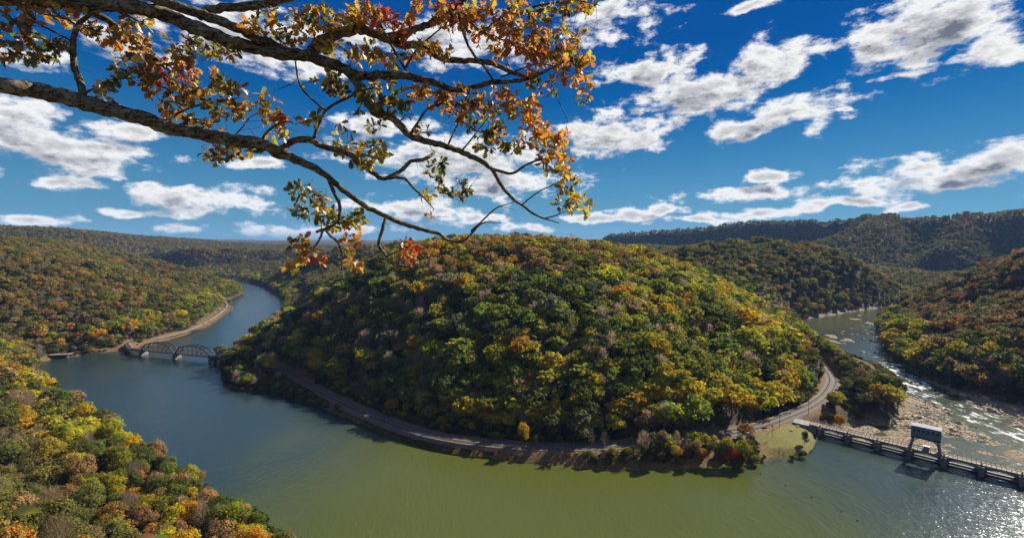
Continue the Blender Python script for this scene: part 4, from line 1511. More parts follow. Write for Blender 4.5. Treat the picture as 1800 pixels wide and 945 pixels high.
def shrubs():
    r = np.random.default_rng(91)
    n = 80000
    X, Y = r.uniform(-560, 480, n), r.uniform(120, 700, n)
    dl, dd = ground(X, Y, DL), ground(X, Y, DD)
    il, idn = inside(X, Y, LAKE), inside(X, Y, DOWN)
    dt = np.minimum(seg_dist(X, Y, TRACK, False), seg_dist(X, Y, TRACK_UP, False) * 1.4)
    d = np.minimum(dl, dd)
    edge = (dt > 7.6) & (dt < 13)
    bank = (d > 0.6) & (d < 17) & (dt > 7.6)
    camside = (Y < 200 + np.maximum(-X, 0) * 0.72) & (X < 150)
    mud = (X > 5) & (X < 150) & (Y < 330) & (dl < np.where(X > 45, 3.0, 6.0))
    slope_ = (X > 255) & (Y < 480) & (Y > 300) & (dt > 7.6) & (dt < 26) & (X + Y * 0.35 > 380)
    ok = ~il & ~idn & (edge | bank | slope_) & ~mud & ~inside(X, Y, LAWN) & (seg_dist(X, Y, LAWN) > 2)
    dam = (np.abs((X - DAM_A[0]) * -DAM_DIR[1] + (Y - DAM_A[1]) * DAM_DIR[0]) < 14) & (X > 185) & (Y < 325)
    rocks = (dd < 16) & (X > 200) & (Y < 420) & (X < 360) & ~slope_
    spit = (X < -440) & (Y > 470) & (Y < 640) & (dl < 10)
    ok &= ~dam & ~rocks & ~(spit & (r.random(n) < 0.75)) & ~((X > 80) & (X < 200) & (dt < 14) & (Y > 270) & (r.random(n) < 0.8))
    ok &= (np.abs(X) < 1.2 * Y + 20) & ~((X > -40) & camside)
    X, Y, dl, cs = X[ok], Y[ok], dl[ok], camside[ok]
    H = r.uniform(1.6, 5.2, len(X)) * np.where(cs, 1.5, 1.0)
    names = ['olive green', 'deep green', 'olive green', 'yellow green', 'tan', 'grey green', 'rust brown', 'golden yellow']
    w = fbm(X / 18, Y / 18, 2) * 0.7 + 0.45 + r.normal(size=len(X)) * 0.16
    pick_ = [names[int(q * 8)] for q in np.clip(w, 0, 0.999)]
    col = np.clip(np.array([COLORS[c] for c in pick_]) * 1.1 * r.uniform(0.7, 1.3, (len(X), 1)), 0.01, 0.4)
    k = r.integers(0, 6, len(X))
    print('shrubs', len(X))
    forest(X, Y, ground(X, Y) - H * 0.22, H, r.uniform(0, 6.28, len(X)), k, col, 'shrubs', 1.25)


def forest(X, Y, Z, H, rot, kind, col, name='forest', wide=1.0):
    n = len(X)
    protos = bpy.data.collections.new(name + '_kinds')
    for k, (Q, A, tm, h) in enumerate(FARM):
        nq = len(Q)
        tv = np.array([tuple(v) for v in tm.v])
        tf = [f for f in tm.f if len(f) == 4]
        V = np.concatenate([Q.reshape(-1, 3), tv]) / h
        Fq = np.concatenate([np.arange(nq * 4).reshape(nq, 4), np.array(tf) + nq * 4])
        me = np_mesh('forest_tree', V, Fq)
        at = me.attributes.new('vary', 'FLOAT', 'FACE')
        at.data.foreach_set('value', np.concatenate([A, np.zeros(len(tf))]).astype(np.float32))
        me.materials.append(MAT_CROWN)
        me.materials.append(MAT_TWIGS if k > 5 else MAT_TRUNK)
        me.polygons.foreach_set('material_index', np.concatenate([np.zeros(nq, np.int32), np.ones(len(tf), np.int32)]))
        o = bpy.data.objects.new('forest_tree_%d' % k, me)
        protos.objects.link(o)
    me = bpy.data.meshes.new(name)
    me.vertices.add(n)
    me.vertices.foreach_set('co', np.stack([X, Y, Z - 0.2], 1).astype(np.float32).ravel())
    r = np.random.default_rng(5)
    for nm, ty_, val in (('leaf_color', 'FLOAT_COLOR', np.concatenate([col, np.ones((n, 1))], 1)),
                         ('turn', 'FLOAT_VECTOR', np.stack([r.normal(size=n) * .04, r.normal(size=n) * .04, rot], 1)),
                         ('size', 'FLOAT_VECTOR', np.stack([wide * H * r.uniform(1.0, 1.3, n), wide * H * r.uniform(1.0, 1.3, n), H * 1.08], 1)),
                         ('kind_index', 'INT', kind)):
        at = me.attributes.new(nm, ty_, 'POINT')
        key = {'FLOAT_COLOR': 'color', 'FLOAT_VECTOR': 'vector', 'INT': 'value'}[ty_]
        at.data.foreach_set(key, np.ascontiguousarray(val, np.int32 if ty_ == 'INT' else np.float32).ravel())
    fo = link_mesh(name, me)
    fo['kind'] = 'stuff'
    g = bpy.data.node_groups.new(name, 'GeometryNodeTree')
    g.interface.new_socket('Geometry', in_out='INPUT', socket_type='NodeSocketGeometry')
    g.interface.new_socket('Geometry', in_out='OUTPUT', socket_type='NodeSocketGeometry')
    gi, go = g.nodes.new('NodeGroupInput'), g.nodes.new('NodeGroupOutput')
    ci = g.nodes.new('GeometryNodeCollectionInfo')
    ci.inputs['Collection'].default_value = protos
    ci.inputs['Separate Children'].default_value = True
    ci.inputs['Reset Children'].default_value = True
    iop = g.nodes.new('GeometryNodeInstanceOnPoints')
    iop.inputs['Pick Instance'].default_value = True

    def attr(nm, t):
        a = g.nodes.new('GeometryNodeInputNamedAttribute')
        a.data_type = t
        a.inputs['Name'].default_value = nm
        return a.outputs['Attribute']
    g.links.new(gi.outputs[0], iop.inputs['Points'])
    g.links.new(ci.outputs[0], iop.inputs['Instance'])
    g.links.new(attr('kind_index', 'INT'), iop.inputs['Instance Index'])
    e2r = g.nodes.new('FunctionNodeEulerToRotation')
    g.links.new(attr('turn', 'FLOAT_VECTOR'), e2r.inputs[0])
    g.links.new(e2r.outputs[0], iop.inputs['Rotation'])
    g.links.new(attr('size', 'FLOAT_VECTOR'), iop.inputs['Scale'])
    g.links.new(iop.outputs[0], go.inputs[0])
    md = fo.modifiers.new('trees', 'NODES')
    md.node_group = g


build_forest()
loners()
shrubs()


# ------------------------------------------------------------------ the oak that reaches over the view
# each limb: (photograph pixel x, y, thickness in pixels) along it, and its distance from the eye at both ends
LIMBS = [
    ([(-420, 95, 44), (-180, 118, 38), (0, 149, 33), (67, 160, 32), (143, 179, 31), (233, 203, 29), (300, 224, 28), (400, 244, 26), (458, 254, 24), (493, 270, 21), (536, 287, 16), (567, 304, 13), (594, 327, 12), (633, 356, 11), (672, 377, 10),
      (711, 394, 9), (750, 405, 8), (773, 411, 7.5), (785, 421, 7), (812, 424, 6), (826, 414, 5)], 4.3, 5.4),
    ([(826, 414, 5), (838, 400, 4), (851, 391, 3), (880, 391, 1.5)], 5.4, 5.5),
    ([(828, 406, 4), (850, 386, 3.5), (872, 366, 3), (905, 354, 1.6)], 5.4, 5.3),
    ([(678, 383, 8), (672, 404, 7), (665, 430, 6.5), (676, 446, 6), (689, 458, 5.5), (711, 468, 5), (734, 464, 3.5), (752, 471, 1.5)], 5.1, 5.2),
    ([(680, 450, 4), (706, 438, 3), (722, 430, 2.5), (738, 424, 1.5)], 5.15, 5.0),
    ([(576, 312, 8), (590, 343, 7.5), (598, 363, 7), (594, 388, 7), (578, 400, 6.5), (556, 407, 6)], 4.9, 5.0),
    ([(572, 404, 6), (582, 415, 5.5), (595, 427, 5), (602, 449, 4.5), (600, 474, 2)], 5.0, 5.1),
    ([(567, 406, 5), (560, 424, 5), (551, 435, 4.5), (530, 452, 4), (513, 470, 2)], 5.0, 4.9),
    ([(592, 392, 4), (575, 378, 3), (556, 360, 2.5), (540, 342, 1.5)], 5.0, 5.1),
    ([(490, 266, 15), (503, 255, 14), (517, 247, 14), (544, 245, 14), (567, 257, 13), (594, 264, 12), (618, 274, 11.5), (641, 292, 11), (667, 312, 10), (682, 312, 9), (707, 298, 8.5), (723, 284, 8), (750, 278, 8), (764, 267, 6)], 4.8, 5.3),
    ([(678, 313, 7), (711, 314, 6), (724, 328, 5), (748, 350, 4), (763, 368, 1.5)], 5.1, 5.2),
    ([(552, 243, 7), (560, 221, 6.5), (572, 197, 6), (590, 182, 5.5), (610, 173, 5), (634, 160, 4.5), (668, 152, 2)], 4.9, 5.1),
    ([(572, 194, 4.5), (541, 168, 4), (525, 143, 3.8), (519, 108, 3)], 4.95, 4.9),
    ([(524, 140, 2.5), (508, 150, 2), (490, 156, 1.2)], 4.9, 4.8),
    ([(-430, -60, 42), (-200, -30, 36), (-30, -6, 30), (150, 4, 28), (250, 14, 27), (300, 30, 27), (350, 51, 27), (400, 72, 26), (450, 84, 25), (500, 96, 24), (533, 97, 23), (567, 107, 22), (600, 118, 21), (623, 131, 20), (650, 134, 18), (683, 132, 17),
      (713, 133, 16), (740, 140, 14), (767, 147, 13), (800, 158, 12), (833, 153, 11), (867, 145, 10), (900, 143, 9), (930, 138, 7), (965, 122, 5), (1000, 104, 3), (1022, 92, 1.5)], 4.6, 5.4),
    ([(-120, -70, 30), (150, -30, 26), (250, -12, 22), (283, 2, 20), (317, 13, 19), (367, 30, 19), (417, 50, 18), (450, 67, 18), (500, 89, 17), (520, 97, 14)], 4.6, 4.9),
    ([(610, 126, 17), (630, 147, 17), (641, 170, 16), (657, 196, 16), (680, 203, 15), (700, 217, 15), (720, 237, 14), (740, 246, 13), (767, 253, 12), (800, 263, 11.5), (833, 277, 11), (853, 288, 10), (867, 300, 9), (878, 321, 7.5), (898, 346, 6.5), (921, 363, 5.5), (944, 379, 4.5), (983, 392, 1.6)], 5.0, 5.5),
    ([(958, 384, 3), (978, 378, 2.5), (997, 370, 1.5)], 5.4, 5.45),
    ([(866, 298, 6.5), (900, 305, 6), (921, 292, 5), (947, 281, 4), (975, 278, 2.5), (1000, 262, 1.5)], 5.3, 5.4),
    ([(916, 361, 3), (945, 338, 2.5), (985, 318, 2), (1005, 296, 1.4)], 5.4, 5.5),
    ([(722, 236, 7), (735, 215, 5.5), (752, 192, 4.5), (785, 182, 4), (805, 205, 3.5), (838, 230, 3), (880, 232, 2)], 5.1, 5.3),
    ([(786, 258, 4), (800, 228, 3.5), (812, 205, 3), (830, 190, 2)], 5.2, 5.3),
    ([(812, 266, 4), (832, 240, 3), (860, 205, 2.5), (880, 190, 1.6)], 5.25, 5.4),
    ([(548, 99, 24), (551, 88, 25), (567, 73, 24), (593, 60, 21), (627, 52, 19), (650, 57, 18), (677, 67, 17), (707, 78, 16), (740, 81, 14), (760, 93, 12.5), (777, 104, 12), (817, 107, 11), (850, 108, 10.5), (873, 115, 10), (900, 127, 9), (930, 137, 7)], 5.0, 5.5),
    ([(672, 66, 15), (700, 62, 14.5), (733, 50, 14), (760, 40, 13), (790, 20, 12), (817, -2, 11), (850, -40, 10)], 5.15, 5.5),
    ([(655, 10, 5), (663, 33, 5), (680, 64, 5), (697, 97, 5), (716, 128, 4.5)], 5.0, 5.1),
    ([(713, 119, 4), (733, 87, 4), (763, 60, 3.5), (778, 48, 2)], 5.1, 5.2),
    ([(806, 22, 6), (811, 45, 6), (820, 73, 5.5), (833, 97, 5.5), (853, 120, 5.5), (867, 142, 5)], 5.2, 5.3),
    ([(815, 30, 7), (843, 54, 6), (860, 62, 5), (890, 72, 3), (920, 78, 1.6)], 5.3, 5.4),
    ([(846, 60, 3), (868, 40, 4), (890, 25, 5), (917, 23, 5), (943, 11, 4.5), (983, 4, 4), (1018, 2, 2.5), (1055, 10, 1.4)], 5.3, 5.5),
    ([(147, 176, 14), (143, 148, 13), (133, 123, 12), (128, 90, 11), (130, 67, 10), (140, 43, 9), (157, 27, 7), (187, 18, 6), (217, 23, 4), (245, 40, 2)], 4.6, 4.7),
    ([(134, 45, 4.5), (118, 34, 4), (92, 28, 3.5), (67, 23, 2)], 4.7, 4.6),
    ([(124, 72, 4), (100, 58, 3.5), (80, 48, 3), (60, 40, 1.6)], 4.65, 4.6),
    ([(150, 163, 5), (175, 152, 4.5), (201, 142, 4), (228, 132, 2)], 4.65, 4.8),
    ([(20, -20, 18), (100, 4, 17), (130, 8, 16), (167, 24, 14), (200, 43, 11), (227, 66, 9), (253, 90, 7), (285, 116, 5), (320, 138, 3), (345, 160, 1.6)], 4.7, 4.9),
    ([(262, 98, 4), (300, 118, 3.5), (334, 143, 3.2), (368, 180, 2.5), (395, 200, 1.5)], 4.8, 5.0),
    ([(290, 224, 5), (312, 200, 4.5), (345, 186, 4), (385, 180, 3), (420, 172, 1.6)], 4.8, 4.9),
    ([(350, 30, 14), (368, 18, 16), (417, 13, 17), (467, 7, 16), (500, -2, 15), (560, -25, 12)], 4.9, 5.2),
    ([(458, 252, 6), (466, 236, 5.5), (480, 223, 5), (500, 213, 4), (521, 218, 1.6)], 4.8, 4.9),
    ([(414, 236, 3), (428, 222, 2.5), (437, 208, 2), (455, 198, 1.2)], 4.8, 4.9),
    ([(970, 148, 2.5), (982, 178, 2), (998, 212, 1.2)], 5.4, 5.4),
    ([(880, 136, 4), (920, 120, 3.5), (950, 112, 3), (985, 120, 2), (1020, 132, 1.4)], 5.3, 5.4),
]
# leafy parts: centre and half size in photograph pixels, how many sprays, distance, colours
G_, O_, Y_, R_, D_ = 'olive', 'orange', 'yellow', 'red', 'brown'
LEAFY = [
    (30, 60, 42, 38, 16, 4.6, 'DDGO'), (85, 82, 32, 26, 11, 4.6, 'DGG'), (100, 18, 60, 18, 11, 4.6, 'DGO'), (25, 98, 30, 12, 5, 4.6, 'DG'), (188, 55, 36, 24, 9, 4.7, 'DDO'), (240, 48, 28, 30, 9, 4.7, 'DOY'), (252, 70, 22, 18, 5, 4.75, 'OD'),
    (330, 85, 46, 22, 13, 4.85, 'YDG'), (392, 92, 34, 16, 8, 4.9, 'YG'), (240, 122, 40, 32, 15, 4.75, 'DDGO'), (196, 162, 28, 22, 7, 4.75, 'DG'), (300, 138, 52, 34, 22, 4.85, 'OODR'), (365, 158, 46, 32, 18, 4.9, 'OYGD'), (322, 188, 54, 26, 17, 4.9, 'GDO'),
    (405, 178, 44, 30, 15, 4.9, 'GYD'), (452, 190, 34, 26, 12, 4.9, 'YGO'), (480, 206, 24, 12, 5, 4.9, 'RO'), (368, 224, 26, 10, 5, 4.85, 'YO'), (388, 268, 30, 16, 9, 4.85, 'DG'), (432, 268, 18, 10, 3, 4.85, 'GY'), (488, 234, 12, 14, 3, 4.85, 'YO'),
    (470, 45, 36, 26, 12, 4.9, 'OYG'), (512, 75, 30, 20, 8, 4.95, 'OG'), (545, 32, 46, 28, 18, 5.0, 'YOG'), (582, 90, 24, 14, 6, 5.0, 'OY'), (605, 30, 46, 26, 15, 5.05, 'OY'), (655, 22, 36, 24, 12, 5.1, 'OOR'), (690, 45, 36, 26, 13, 5.1, 'ROO'),
    (640, 92, 34, 18, 9, 5.05, 'OY'), (672, 102, 26, 14, 6, 5.1, 'OY'), (745, 92, 36, 22, 11, 5.2, 'YO'), (780, 85, 20, 18, 5, 5.2, 'OY'), (757, 20, 46, 24, 15, 5.2, 'OOR'), (800, 30, 36, 28, 15, 5.25, 'RO'), (848, 30, 46, 30, 19, 5.3, 'OOY'), (880, 70, 44, 34, 20, 5.35, 'ROO'),
    (928, 58, 46, 34, 20, 5.4, 'OOY'), (962, 90, 44, 36, 21, 5.4, 'OOYG'), (1000, 70, 30, 34, 13, 5.4, 'YOG'), (1002, 120, 36, 26, 13, 5.4, 'OOG'), (1032, 112, 18, 22, 5, 5.4, 'OY'), (920, 16, 46, 18, 11, 5.4, 'GYO'), (985, 18, 46, 18, 10, 5.45, 'GYO'), (1040, 10, 24, 10, 4, 5.5, 'YO'),
    (938, 108, 36, 22, 11, 5.35, 'OR'), (955, 150, 32, 16, 7, 5.4, 'DG'), (1030, 160, 12, 22, 4, 5.45, 'OG'), (576, 150, 30, 18, 8, 4.95, 'GYD'), (612, 165, 28, 14, 6, 5.0, 'YOG'), (590, 130, 20, 12, 4, 5.0, 'G'), (672, 165, 30, 22, 9, 5.05, 'YG'), (648, 182, 26, 18, 7, 5.05, 'GD'),
    (692, 190, 36, 22, 11, 5.1, 'GGD'), (732, 162, 28, 18, 8, 5.15, 'DO'), (782, 170, 46, 22, 15, 5.2, 'DOO'), (830, 190, 46, 22, 16, 5.25, 'ODY'), (872, 172, 36, 18, 10, 5.3, 'OY'), (912, 186, 36, 22, 12, 5.35, 'OY'), (940, 202, 26, 22, 8, 5.4, 'O'), (850, 220, 36, 16, 9, 5.3, 'GY'),
    (545, 205, 16, 10, 3, 4.9, 'GD'), (662, 220, 18, 8, 3, 5.1, 'YG'), (742, 230, 12, 9, 2, 5.15, 'O'), (620, 255, 32, 26, 11, 5.0, 'GYD'), (655, 268, 30, 22, 9, 5.05, 'GY'), (642, 285, 18, 10, 3, 5.05, 'Y'), (770, 305, 22, 22, 8, 5.2, 'GY'), (800, 342, 20, 10, 4, 5.2, 'YG'),
    (816, 335, 9, 18, 3, 5.2, 'YG'), (745, 345, 20, 6, 2, 5.2, 'Y'), (868, 250, 34, 17, 10, 5.3, 'YG'), (905, 255, 24, 14, 5, 5.35, 'YG'), (942, 230, 28, 26, 11, 5.4, 'OO'), (970, 250, 32, 30, 15, 5.4, 'OOY'), (990, 282, 22, 24, 8, 5.45, 'OY'), (962, 290, 28, 20, 7, 5.4, 'YO'),
    (1000, 322, 18, 22, 7, 5.5, 'YG'), (1002, 355, 22, 20, 8, 5.5, 'YYG'), (1028, 360, 18, 16, 6, 5.5, 'YG'), (985, 240, 16, 16, 4, 5.4, 'RO'), (540, 350, 30, 30, 11, 5.0, 'GGD'), (522, 340, 12, 14, 3, 5.0, 'G'), (590, 384, 38, 16, 12, 5.0, 'YYG'), (560, 376, 22, 16, 5, 5.0, 'YG'), (630, 378, 16, 18, 5, 5.1, 'YG'),
    (528, 432, 22, 16, 7, 4.95, 'YOD'), (518, 462, 14, 16, 5, 4.9, 'OY'), (550, 455, 24, 8, 5, 4.95, 'OR'), (616, 430, 18, 12, 5, 5.05, 'OY'), (614, 466, 22, 13, 7, 5.1, 'OYO'), (720, 446, 16, 10, 5, 5.1, 'RRO'), (726, 428, 12, 8, 3, 5.1, 'R'), (714, 422, 8, 5, 1, 5.1, 'R'), (760, 384, 6, 5, 1, 5.25, 'RO')]
LEAFCOL = {'G': (0.110, 0.125, 0.018), 'Y': (0.42, 0.30, 0.024), 'O': (0.52, 0.20, 0.016), 'R': (0.55, 0.065, 0.014), 'D': (0.16, 0.085, 0.02)}


def oak_leaf_base(bend, seed):
    r = np.random.default_rng(seed)
    T = [0, .10, .20, .29, .42, .50, .62, .71, .82, .90, 1.0]
    Wd = [.015, .05, .17, .10, .29, .15, .36, .17, .25, .10, .02]
    V = []
    for t, w in zip(T, Wd):
        z = -bend * t * t
        V.append((t, 0, z))
        V.append((t + w * 0.32, w * r.uniform(.9, 1.1), z + w * 0.28))
        V.append((t + w * 0.32, -w * r.uniform(.9, 1.1), z + w * 0.28))
    Fq = []
    for i in range(len(T) - 1):
        a = 3 * i
        Fq += [(a, a + 3, a + 4, a + 1), (a, a + 2, a + 5, a + 3)]
    return np.array(V), np.array(Fq)


def build_oak():
    r = np.random.default_rng(77)
    foot = np.array([-7.6, 3.4])
    gz = G1(*foot)
    root = empty('oak_tree', (foot[0], foot[1], gz))
    tag(root, 'autumn oak reaching lichened limbs and orange leaves over the view from the top left', 'tree')
    inv = Matrix.Translation((-foot[0], -foot[1], -gz))
    # bark
    m, nt, o = mat('oak_bark')
    geo = nt.nodes.new('ShaderNodeNewGeometry')
    pos = geo.outputs['Position']
    st = N(nt, 'ShaderNodeMapping', inp={'Vector': pos, 'Rotation': (0, R(14), 0), 'Scale': (0.28, 1.0, 1.0)})
    grain = noise(nt, 34, 8, 0.7, st.outputs[0], 0.4)
    patch = noise(nt, 5.0, 6, 0.65, pos)
    speck = noise(nt, 26, 5, 0.6, pos)
    c = mixc(nt, smooth(nt, grain, 0.38, 0.62), (0.03, 0.023, 0.016), (0.25, 0.20, 0.135))
    li = smooth(nt, M(nt, 'MULTIPLY_ADD', speck, 0.55, patch), 0.80, 0.95)
    c = mixc(nt, M(nt, 'MULTIPLY', li, 0.85), c, (0.34, 0.31, 0.16))
    b = N(nt, 'ShaderNodeBsdfPrincipled', inp={'Base Color': c, 'Roughness': 0.95, 'Specular IOR Level': 0.2})
    bp = N(nt, 'ShaderNodeBump', inp={'Strength': 0.9, 'Distance': 0.03, 'Height': grain})
    nt.links.new(bp.outputs[0], b.inputs['Normal'])
    nt.links.new(b.outputs[0], o.inputs[0])
    bark = m

    def add(name, V, Fq, mt, smooth_=True):
        ob = link_mesh(name, pydata(name, V, Fq, smooth_), [mt])
        ob.parent = root
        ob.matrix_parent_inverse = inv
        return ob
    # trunk beyond the left edge of the view
    v, f = tube([(foot[0], foot[1], gz - 0.6), (foot[0], foot[1] + .05, gz + 0.3), (foot[0] + .1, foot[1] + .2, 129.5), (foot[0] + 0.3, foot[1] + .5, 131.5), (foot[0] + .5, foot[1] + .8, 133.5), (foot[0] + .6, foot[1] + .9, 136.5)],
                [0.62, 0.46, 0.38, 0.35, 0.27, 0.14], 16, True, 0.06, r)
    add('trunk', v, f, bark)
    nodes, nrad = [], []
    for pl, d0, d1 in LIMBS:
        P = np.array(pl, float)
        k = np.linspace(0, 1, len(P))
        dep = d0 + (d1 - d0) * k + 0.05 * np.sin(np.arange(len(P)) * 2.1 + d0 * 9)
        if len(P) < 8:
            dep = d0 + (d1 - d0) * k
        W = np.array([at_depth(px, py, d) for (px, py, _), d in zip(P, dep)])
        rad = P[:, 2] * dep / F / 2
        C = catmull(np.concatenate([W, rad[:, None]], 1), 0.045)
        q = C[:, :3] + r.normal(size=(len(C), 3)) * np.minimum(C[:, 3:4] * 0.10, 0.006)
        rr = np.maximum(C[:, 3], 0.003) * 0.85
        v, f = tube(q, rr, 12 if rad.max() > 0.05 else 7, True, 0.10, r)
        add('branch', v, f, bark)
        keep = C[:, 3] < 0.055
        if keep.any():
            nodes.append(q[keep])
            nrad.append(rr[keep])
        else:
            nodes.append(q[::6])
            nrad.append(rr[::6])
    # limbs that run out of the view are joined to the trunk
    for pl, d0, zt in ((LIMBS[0][0], 4.3, 131.2), (LIMBS[14][0], 4.6, 132.6)):
        e = np.array(at_depth(pl[0][0], pl[0][1], d0))
        t0 = np.array([foot[0] + 0.3, foot[1] + 0.5, zt])
        w = pl[0][2] * d0 / F / 2
        v, f = tube([t0, t0 * .6 + e * .4 + np.array([0, 0, .06]), e], [w * 1.25, w * 1.1, w * 0.93], 12, True, 0.06, r)
        add('branch', v, f, bark)
    nodes, nrad = np.concatenate(nodes), np.concatenate(nrad)
    # sprays: tips spread through the leafy parts, grown from the nearest wood
    tips, tcol = [], []
    for (cx, cyy, rx, ry, n, dep, pal) in LEAFY:
        for k in range(int(round(n * 1.3))):
            a, q = r.uniform(0, 6.283), math.sqrt(r.random())
            tips.append(at_depth(cx + math.cos(a) * q * rx, cyy + math.sin(a) * q * ry, dep + r.normal() * 0.16))
            tcol.append(pal[r.integers(len(pal))])
    tips = np.array(tips)
    order = np.argsort([np.min(np.sum((nodes - t) ** 2, 1)) for t in tips])
    tw = MB()
    frames, cols = [], []
    for ti in order:
        t = tips[ti]
        dd_ = np.sum((nodes - t) ** 2, 1) * (1 + 3.0 * (nrad > 0.03))
        i = int(np.argmin(dd_))
        a = nodes[i]
        ln = np.linalg.norm(t - a)
        if ln > 1.2:
            continue
        ns = max(2, int(ln / 0.06))
        bend = r.normal(size=3) * ln * 0.13
        q = [a + (t - a) * u + bend * math.sin(u * math.pi) + r.normal(size=3) * 0.006 for u in np.linspace(0, 1, ns + 1)]
        r0 = min(float(nrad[i]) * 0.8, 0.0032 + ln * 0.006)
        rr = np.linspace(r0, 0.0018, ns + 1)
        tw.tube(q, rr, 4, False)
        nodes = np.concatenate([nodes, np.array(q[1:])])
        nrad = np.concatenate([nrad, rr[1:]])
        axis_ = unit(t - q[-2])
        nl = r.integers(5, 10)
        for k in range(nl):
            back = 0 if k < 5 else min(ln * 0.8, r.uniform(0.02, 0.16))
            p = t - axis_ * back + r.normal(size=3) * 0.006
            dirv = unit(axis_ * 0.55 + unit(r.normal(size=3)) * 0.95 + np.array([0, 0, -0.10]))
            up = unit(r.normal(size=3) * 0.75 + np.array([0.15, 0.1, 0.75]))
            x = dirv
            y = unit(np.cross(up, x))
            z = np.cross(x, y)
            s = r.uniform(0.050, 0.106)
            frames.append((p, x, y, z, s))
            c = np.array(LEAFCOL[tcol[ti] if r.random() < 0.74 else pal_pick(r)])
            cols.append(np.clip(c * r.uniform(0.65, 1.35) * (1 + r.normal(size=3) * 0.08), 0.006, 0.6))
    nb = len(nodes)
    for _ in range(420):
        a = nodes[r.integers(nb)]
        d_ = unit(r.normal(size=3) * np.array([1, 0.6, 0.8]) + np.array([0.25, 0, -0.05]))
        ln = r.uniform(0.06, 0.30)
        bend = r.normal(size=3) * ln * 0.18
        q = [a + d_ * ln * u + bend * u * u for u in np.linspace(0, 1, 4)]
        tw.tube(q, np.linspace(0.0028, 0.0012, 4), 4, False)
    t_ob = add('twigs', tw.v, tw.f, MAT_SLEEPER_TWIG(), True)
    t_ob['kind'] = 'stuff'
    n = len(frames)
    dist = np.array([np.linalg.norm(f_[0] - np.array([0, 0, EYE])) / f_[4] for f_ in frames])
    px, py = project(np.array([f_[0][0] for f_ in frames]), np.array([f_[0][1] for f_ in frames]), np.array([f_[0][2] for f_ in frames]))
    face = np.array([abs(np.dot(f_[3], unit(f_[0] - np.array([0, 0, EYE])))) for f_ in frames])
    score = face / dist * ((px > 5) & (px < 1795) & (py > 5))
    top = set(np.argsort(-score)[:300].tolist())
    bases = [oak_leaf_base(b_, 10 + i) for i, b_ in enumerate((0.10, 0.28, 0.45, -0.1))]
    meshes = []
    for V, Fq in bases:
        me = np_mesh('leaf', V, Fq)
        me.materials.append(MAT_LEAF)
        at = me.attributes.new('vary', 'FLOAT', 'FACE')
        at.data.foreach_set('value', np.full(len(Fq), 0.45, np.float32))
        meshes.append(me)
    VV, FF, CC, AA = [], [], [], []
    off = 0
    for i, (p, x, y, z, s) in enumerate(frames):
        k = i % 4
        if i in top:
            o = bpy.data.objects.new('leaf', meshes[k])
            COL.objects.link(o)
            o.parent = root
            Mx = Matrix(((x[0] * s, y[0] * s, z[0] * s, p[0] - foot[0]), (x[1] * s, y[1] * s, z[1] * s, p[1] - foot[1]), (x[2] * s, y[2] * s, z[2] * s, p[2] - gz), (0, 0, 0, 1)))
            o.matrix_local = Mx
            o['leaf_color'] = [float(c) for c in cols[i]] + [1.0]
            continue
        V, Fq = bases[k]
        VV.append(p + (V[:, :1] * x + V[:, 1:2] * y + V[:, 2:3] * z) * s)
        FF.append(Fq + off)
        off += len(V)
        CC.append(np.tile(np.append(cols[i], 1.0), (len(V), 1)))
        AA.append(np.full(len(Fq), np.clip(r.normal(0.45, 0.12), 0, 1)))
    me = np_mesh('leaves', np.concatenate(VV), np.concatenate(FF))
    at = me.color_attributes.new('leaf_color', 'FLOAT_COLOR', 'POINT')
    at.data.foreach_set('color', np.concatenate(CC).astype(np.float32).ravel())
    at = me.attributes.new('vary', 'FLOAT', 'FACE')
    at.data.foreach_set('value', np.concatenate(AA).astype(np.float32))
    ob = link_mesh('leaves', me, [MAT_LEAVES])
    ob['kind'] = 'stuff'
    ob.parent = root
    ob.matrix_parent_inverse = inv
    print('oak leaves', n)


def pal_pick(r):
    return 'GYOYO'[r.integers(5)]


def MAT_SLEEPER_TWIG():
    return simple('oak_twig', (0.035, 0.026, 0.02), (0.10, 0.08, 0.06), 30.0, 0.9)


build_oak()


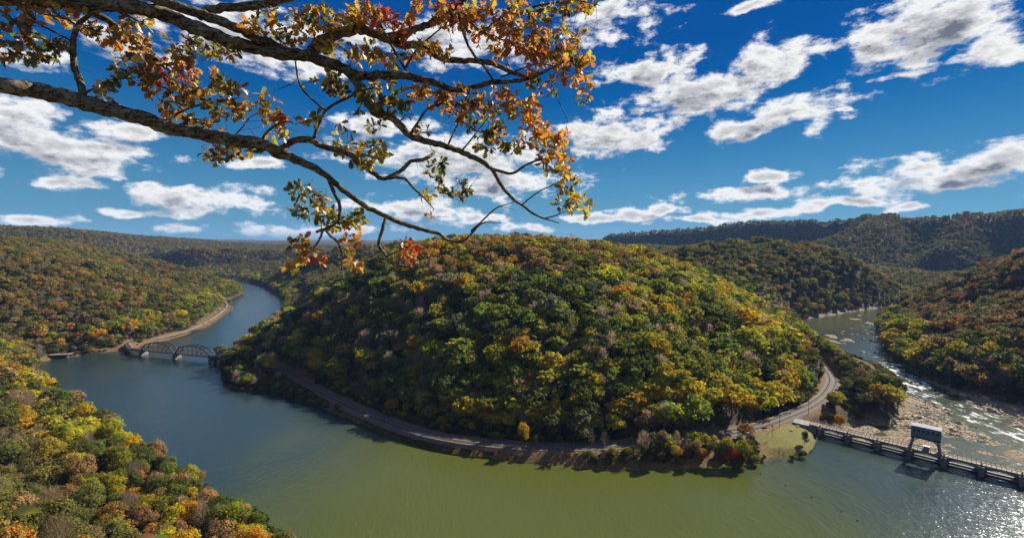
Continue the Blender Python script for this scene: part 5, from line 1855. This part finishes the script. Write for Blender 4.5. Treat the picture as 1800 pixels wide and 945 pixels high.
def build_sapling():
    """a sapling rooted at the foot of the overlook rock whose top leaves just reach into the view"""
    foot = (-2.9, 1.7)
    gz = G1(*foot)
    root = empty('sapling', (*foot, gz))
    tag(root, 'sapling whose few yellow leaves reach in at the bottom left corner', 'sapling')
    inv = Matrix.Translation((-foot[0], -foot[1], -gz))
    tips = [(at_depth(22, 899, 2.7), (0.16, 0.03, 0.015), (0.42, 0.40, 0.03), 0.135, 0.3), (at_depth(230, 957, 2.6), (0.13, 0.05, 0.05), (0.42, 0.17, 0.05), 0.13, 0.2), (at_depth(255, 956, 2.62), (0.1, 0.06, 0.02), (0.16, 0.26, 0.03), 0.12, 0.1)]
    fork = np.array([foot[0] + 0.15, foot[1] + 0.3, min(gz + 0.5, 127.6)])
    tw = MB().tube([(foot[0], foot[1], gz - 0.2), tuple((np.array([foot[0], foot[1], gz]) + fork) / 2 + 0.02), tuple(fork)], [0.012, 0.01, 0.008], 6)
    o = tw.build('stem', MAT_TRUNK, None, True)
    o.parent = root
    o.matrix_parent_inverse = inv
    for p, d, c, s, b in tips:
        p = np.array(p)
        mid = (fork + p) / 2 + np.array([0, 0, 0.05])
        tw = MB().tube([tuple(fork), tuple(mid), tuple(p)], [0.006, 0.004, 0.002], 5)
        o = tw.build('twig', MAT_TRUNK, None, True)
        o.parent = root
        o.matrix_parent_inverse = inv
        V = []
        for t, w in zip(np.linspace(0, 1, 8), (.01, .14, .22, .26, .25, .19, .10, .0)):
            V += [(t, 0, -b * t * t), (t, w, -b * t * t + w * .25), (t, -w, -b * t * t + w * .25)]
        Fq = []
        for i in range(7):
            a = 3 * i
            Fq += [(a, a + 3, a + 4, a + 1), (a, a + 2, a + 5, a + 3)]
        x = unit(np.array(d))
        y = unit(np.cross(np.array([0.1, -0.5, 0.85]), x))
        z = np.cross(x, y)
        V = np.array(V)
        me = np_mesh('leaf', p + (V[:, :1] * x + V[:, 1:2] * y + V[:, 2:3] * z) * s, np.array(Fq))
        at = me.attributes.new('vary', 'FLOAT', 'FACE')
        at.data.foreach_set('value', np.full(len(Fq), 0.45, np.float32))
        o = link_mesh('leaf', me, [MAT_LEAF])
        o['leaf_color'] = [*c, 1.0]
        o.parent = root
        o.matrix_parent_inverse = inv


build_sapling()


# ------------------------------------------------------------------ the air
def build_haze():
    m, nt, o = mat('haze')
    v = N(nt, 'ShaderNodeVolumePrincipled', inp={'Color': (0.28, 0.52, 1.0, 1), 'Density': HAZE, 'Anisotropy': 0.0})
    nt.links.new(v.outputs[0], o.inputs['Volume'])
    ztop = float(ZZ.max()) + 40
    mb = MB().box((0, 4300, (ztop - 20) / 2), (18100, 9800, ztop + 20))
    h = mb.build('haze', m)
    h['kind'] = 'stuff'


HAZE = 0.000032
if HAZE:
    build_haze()
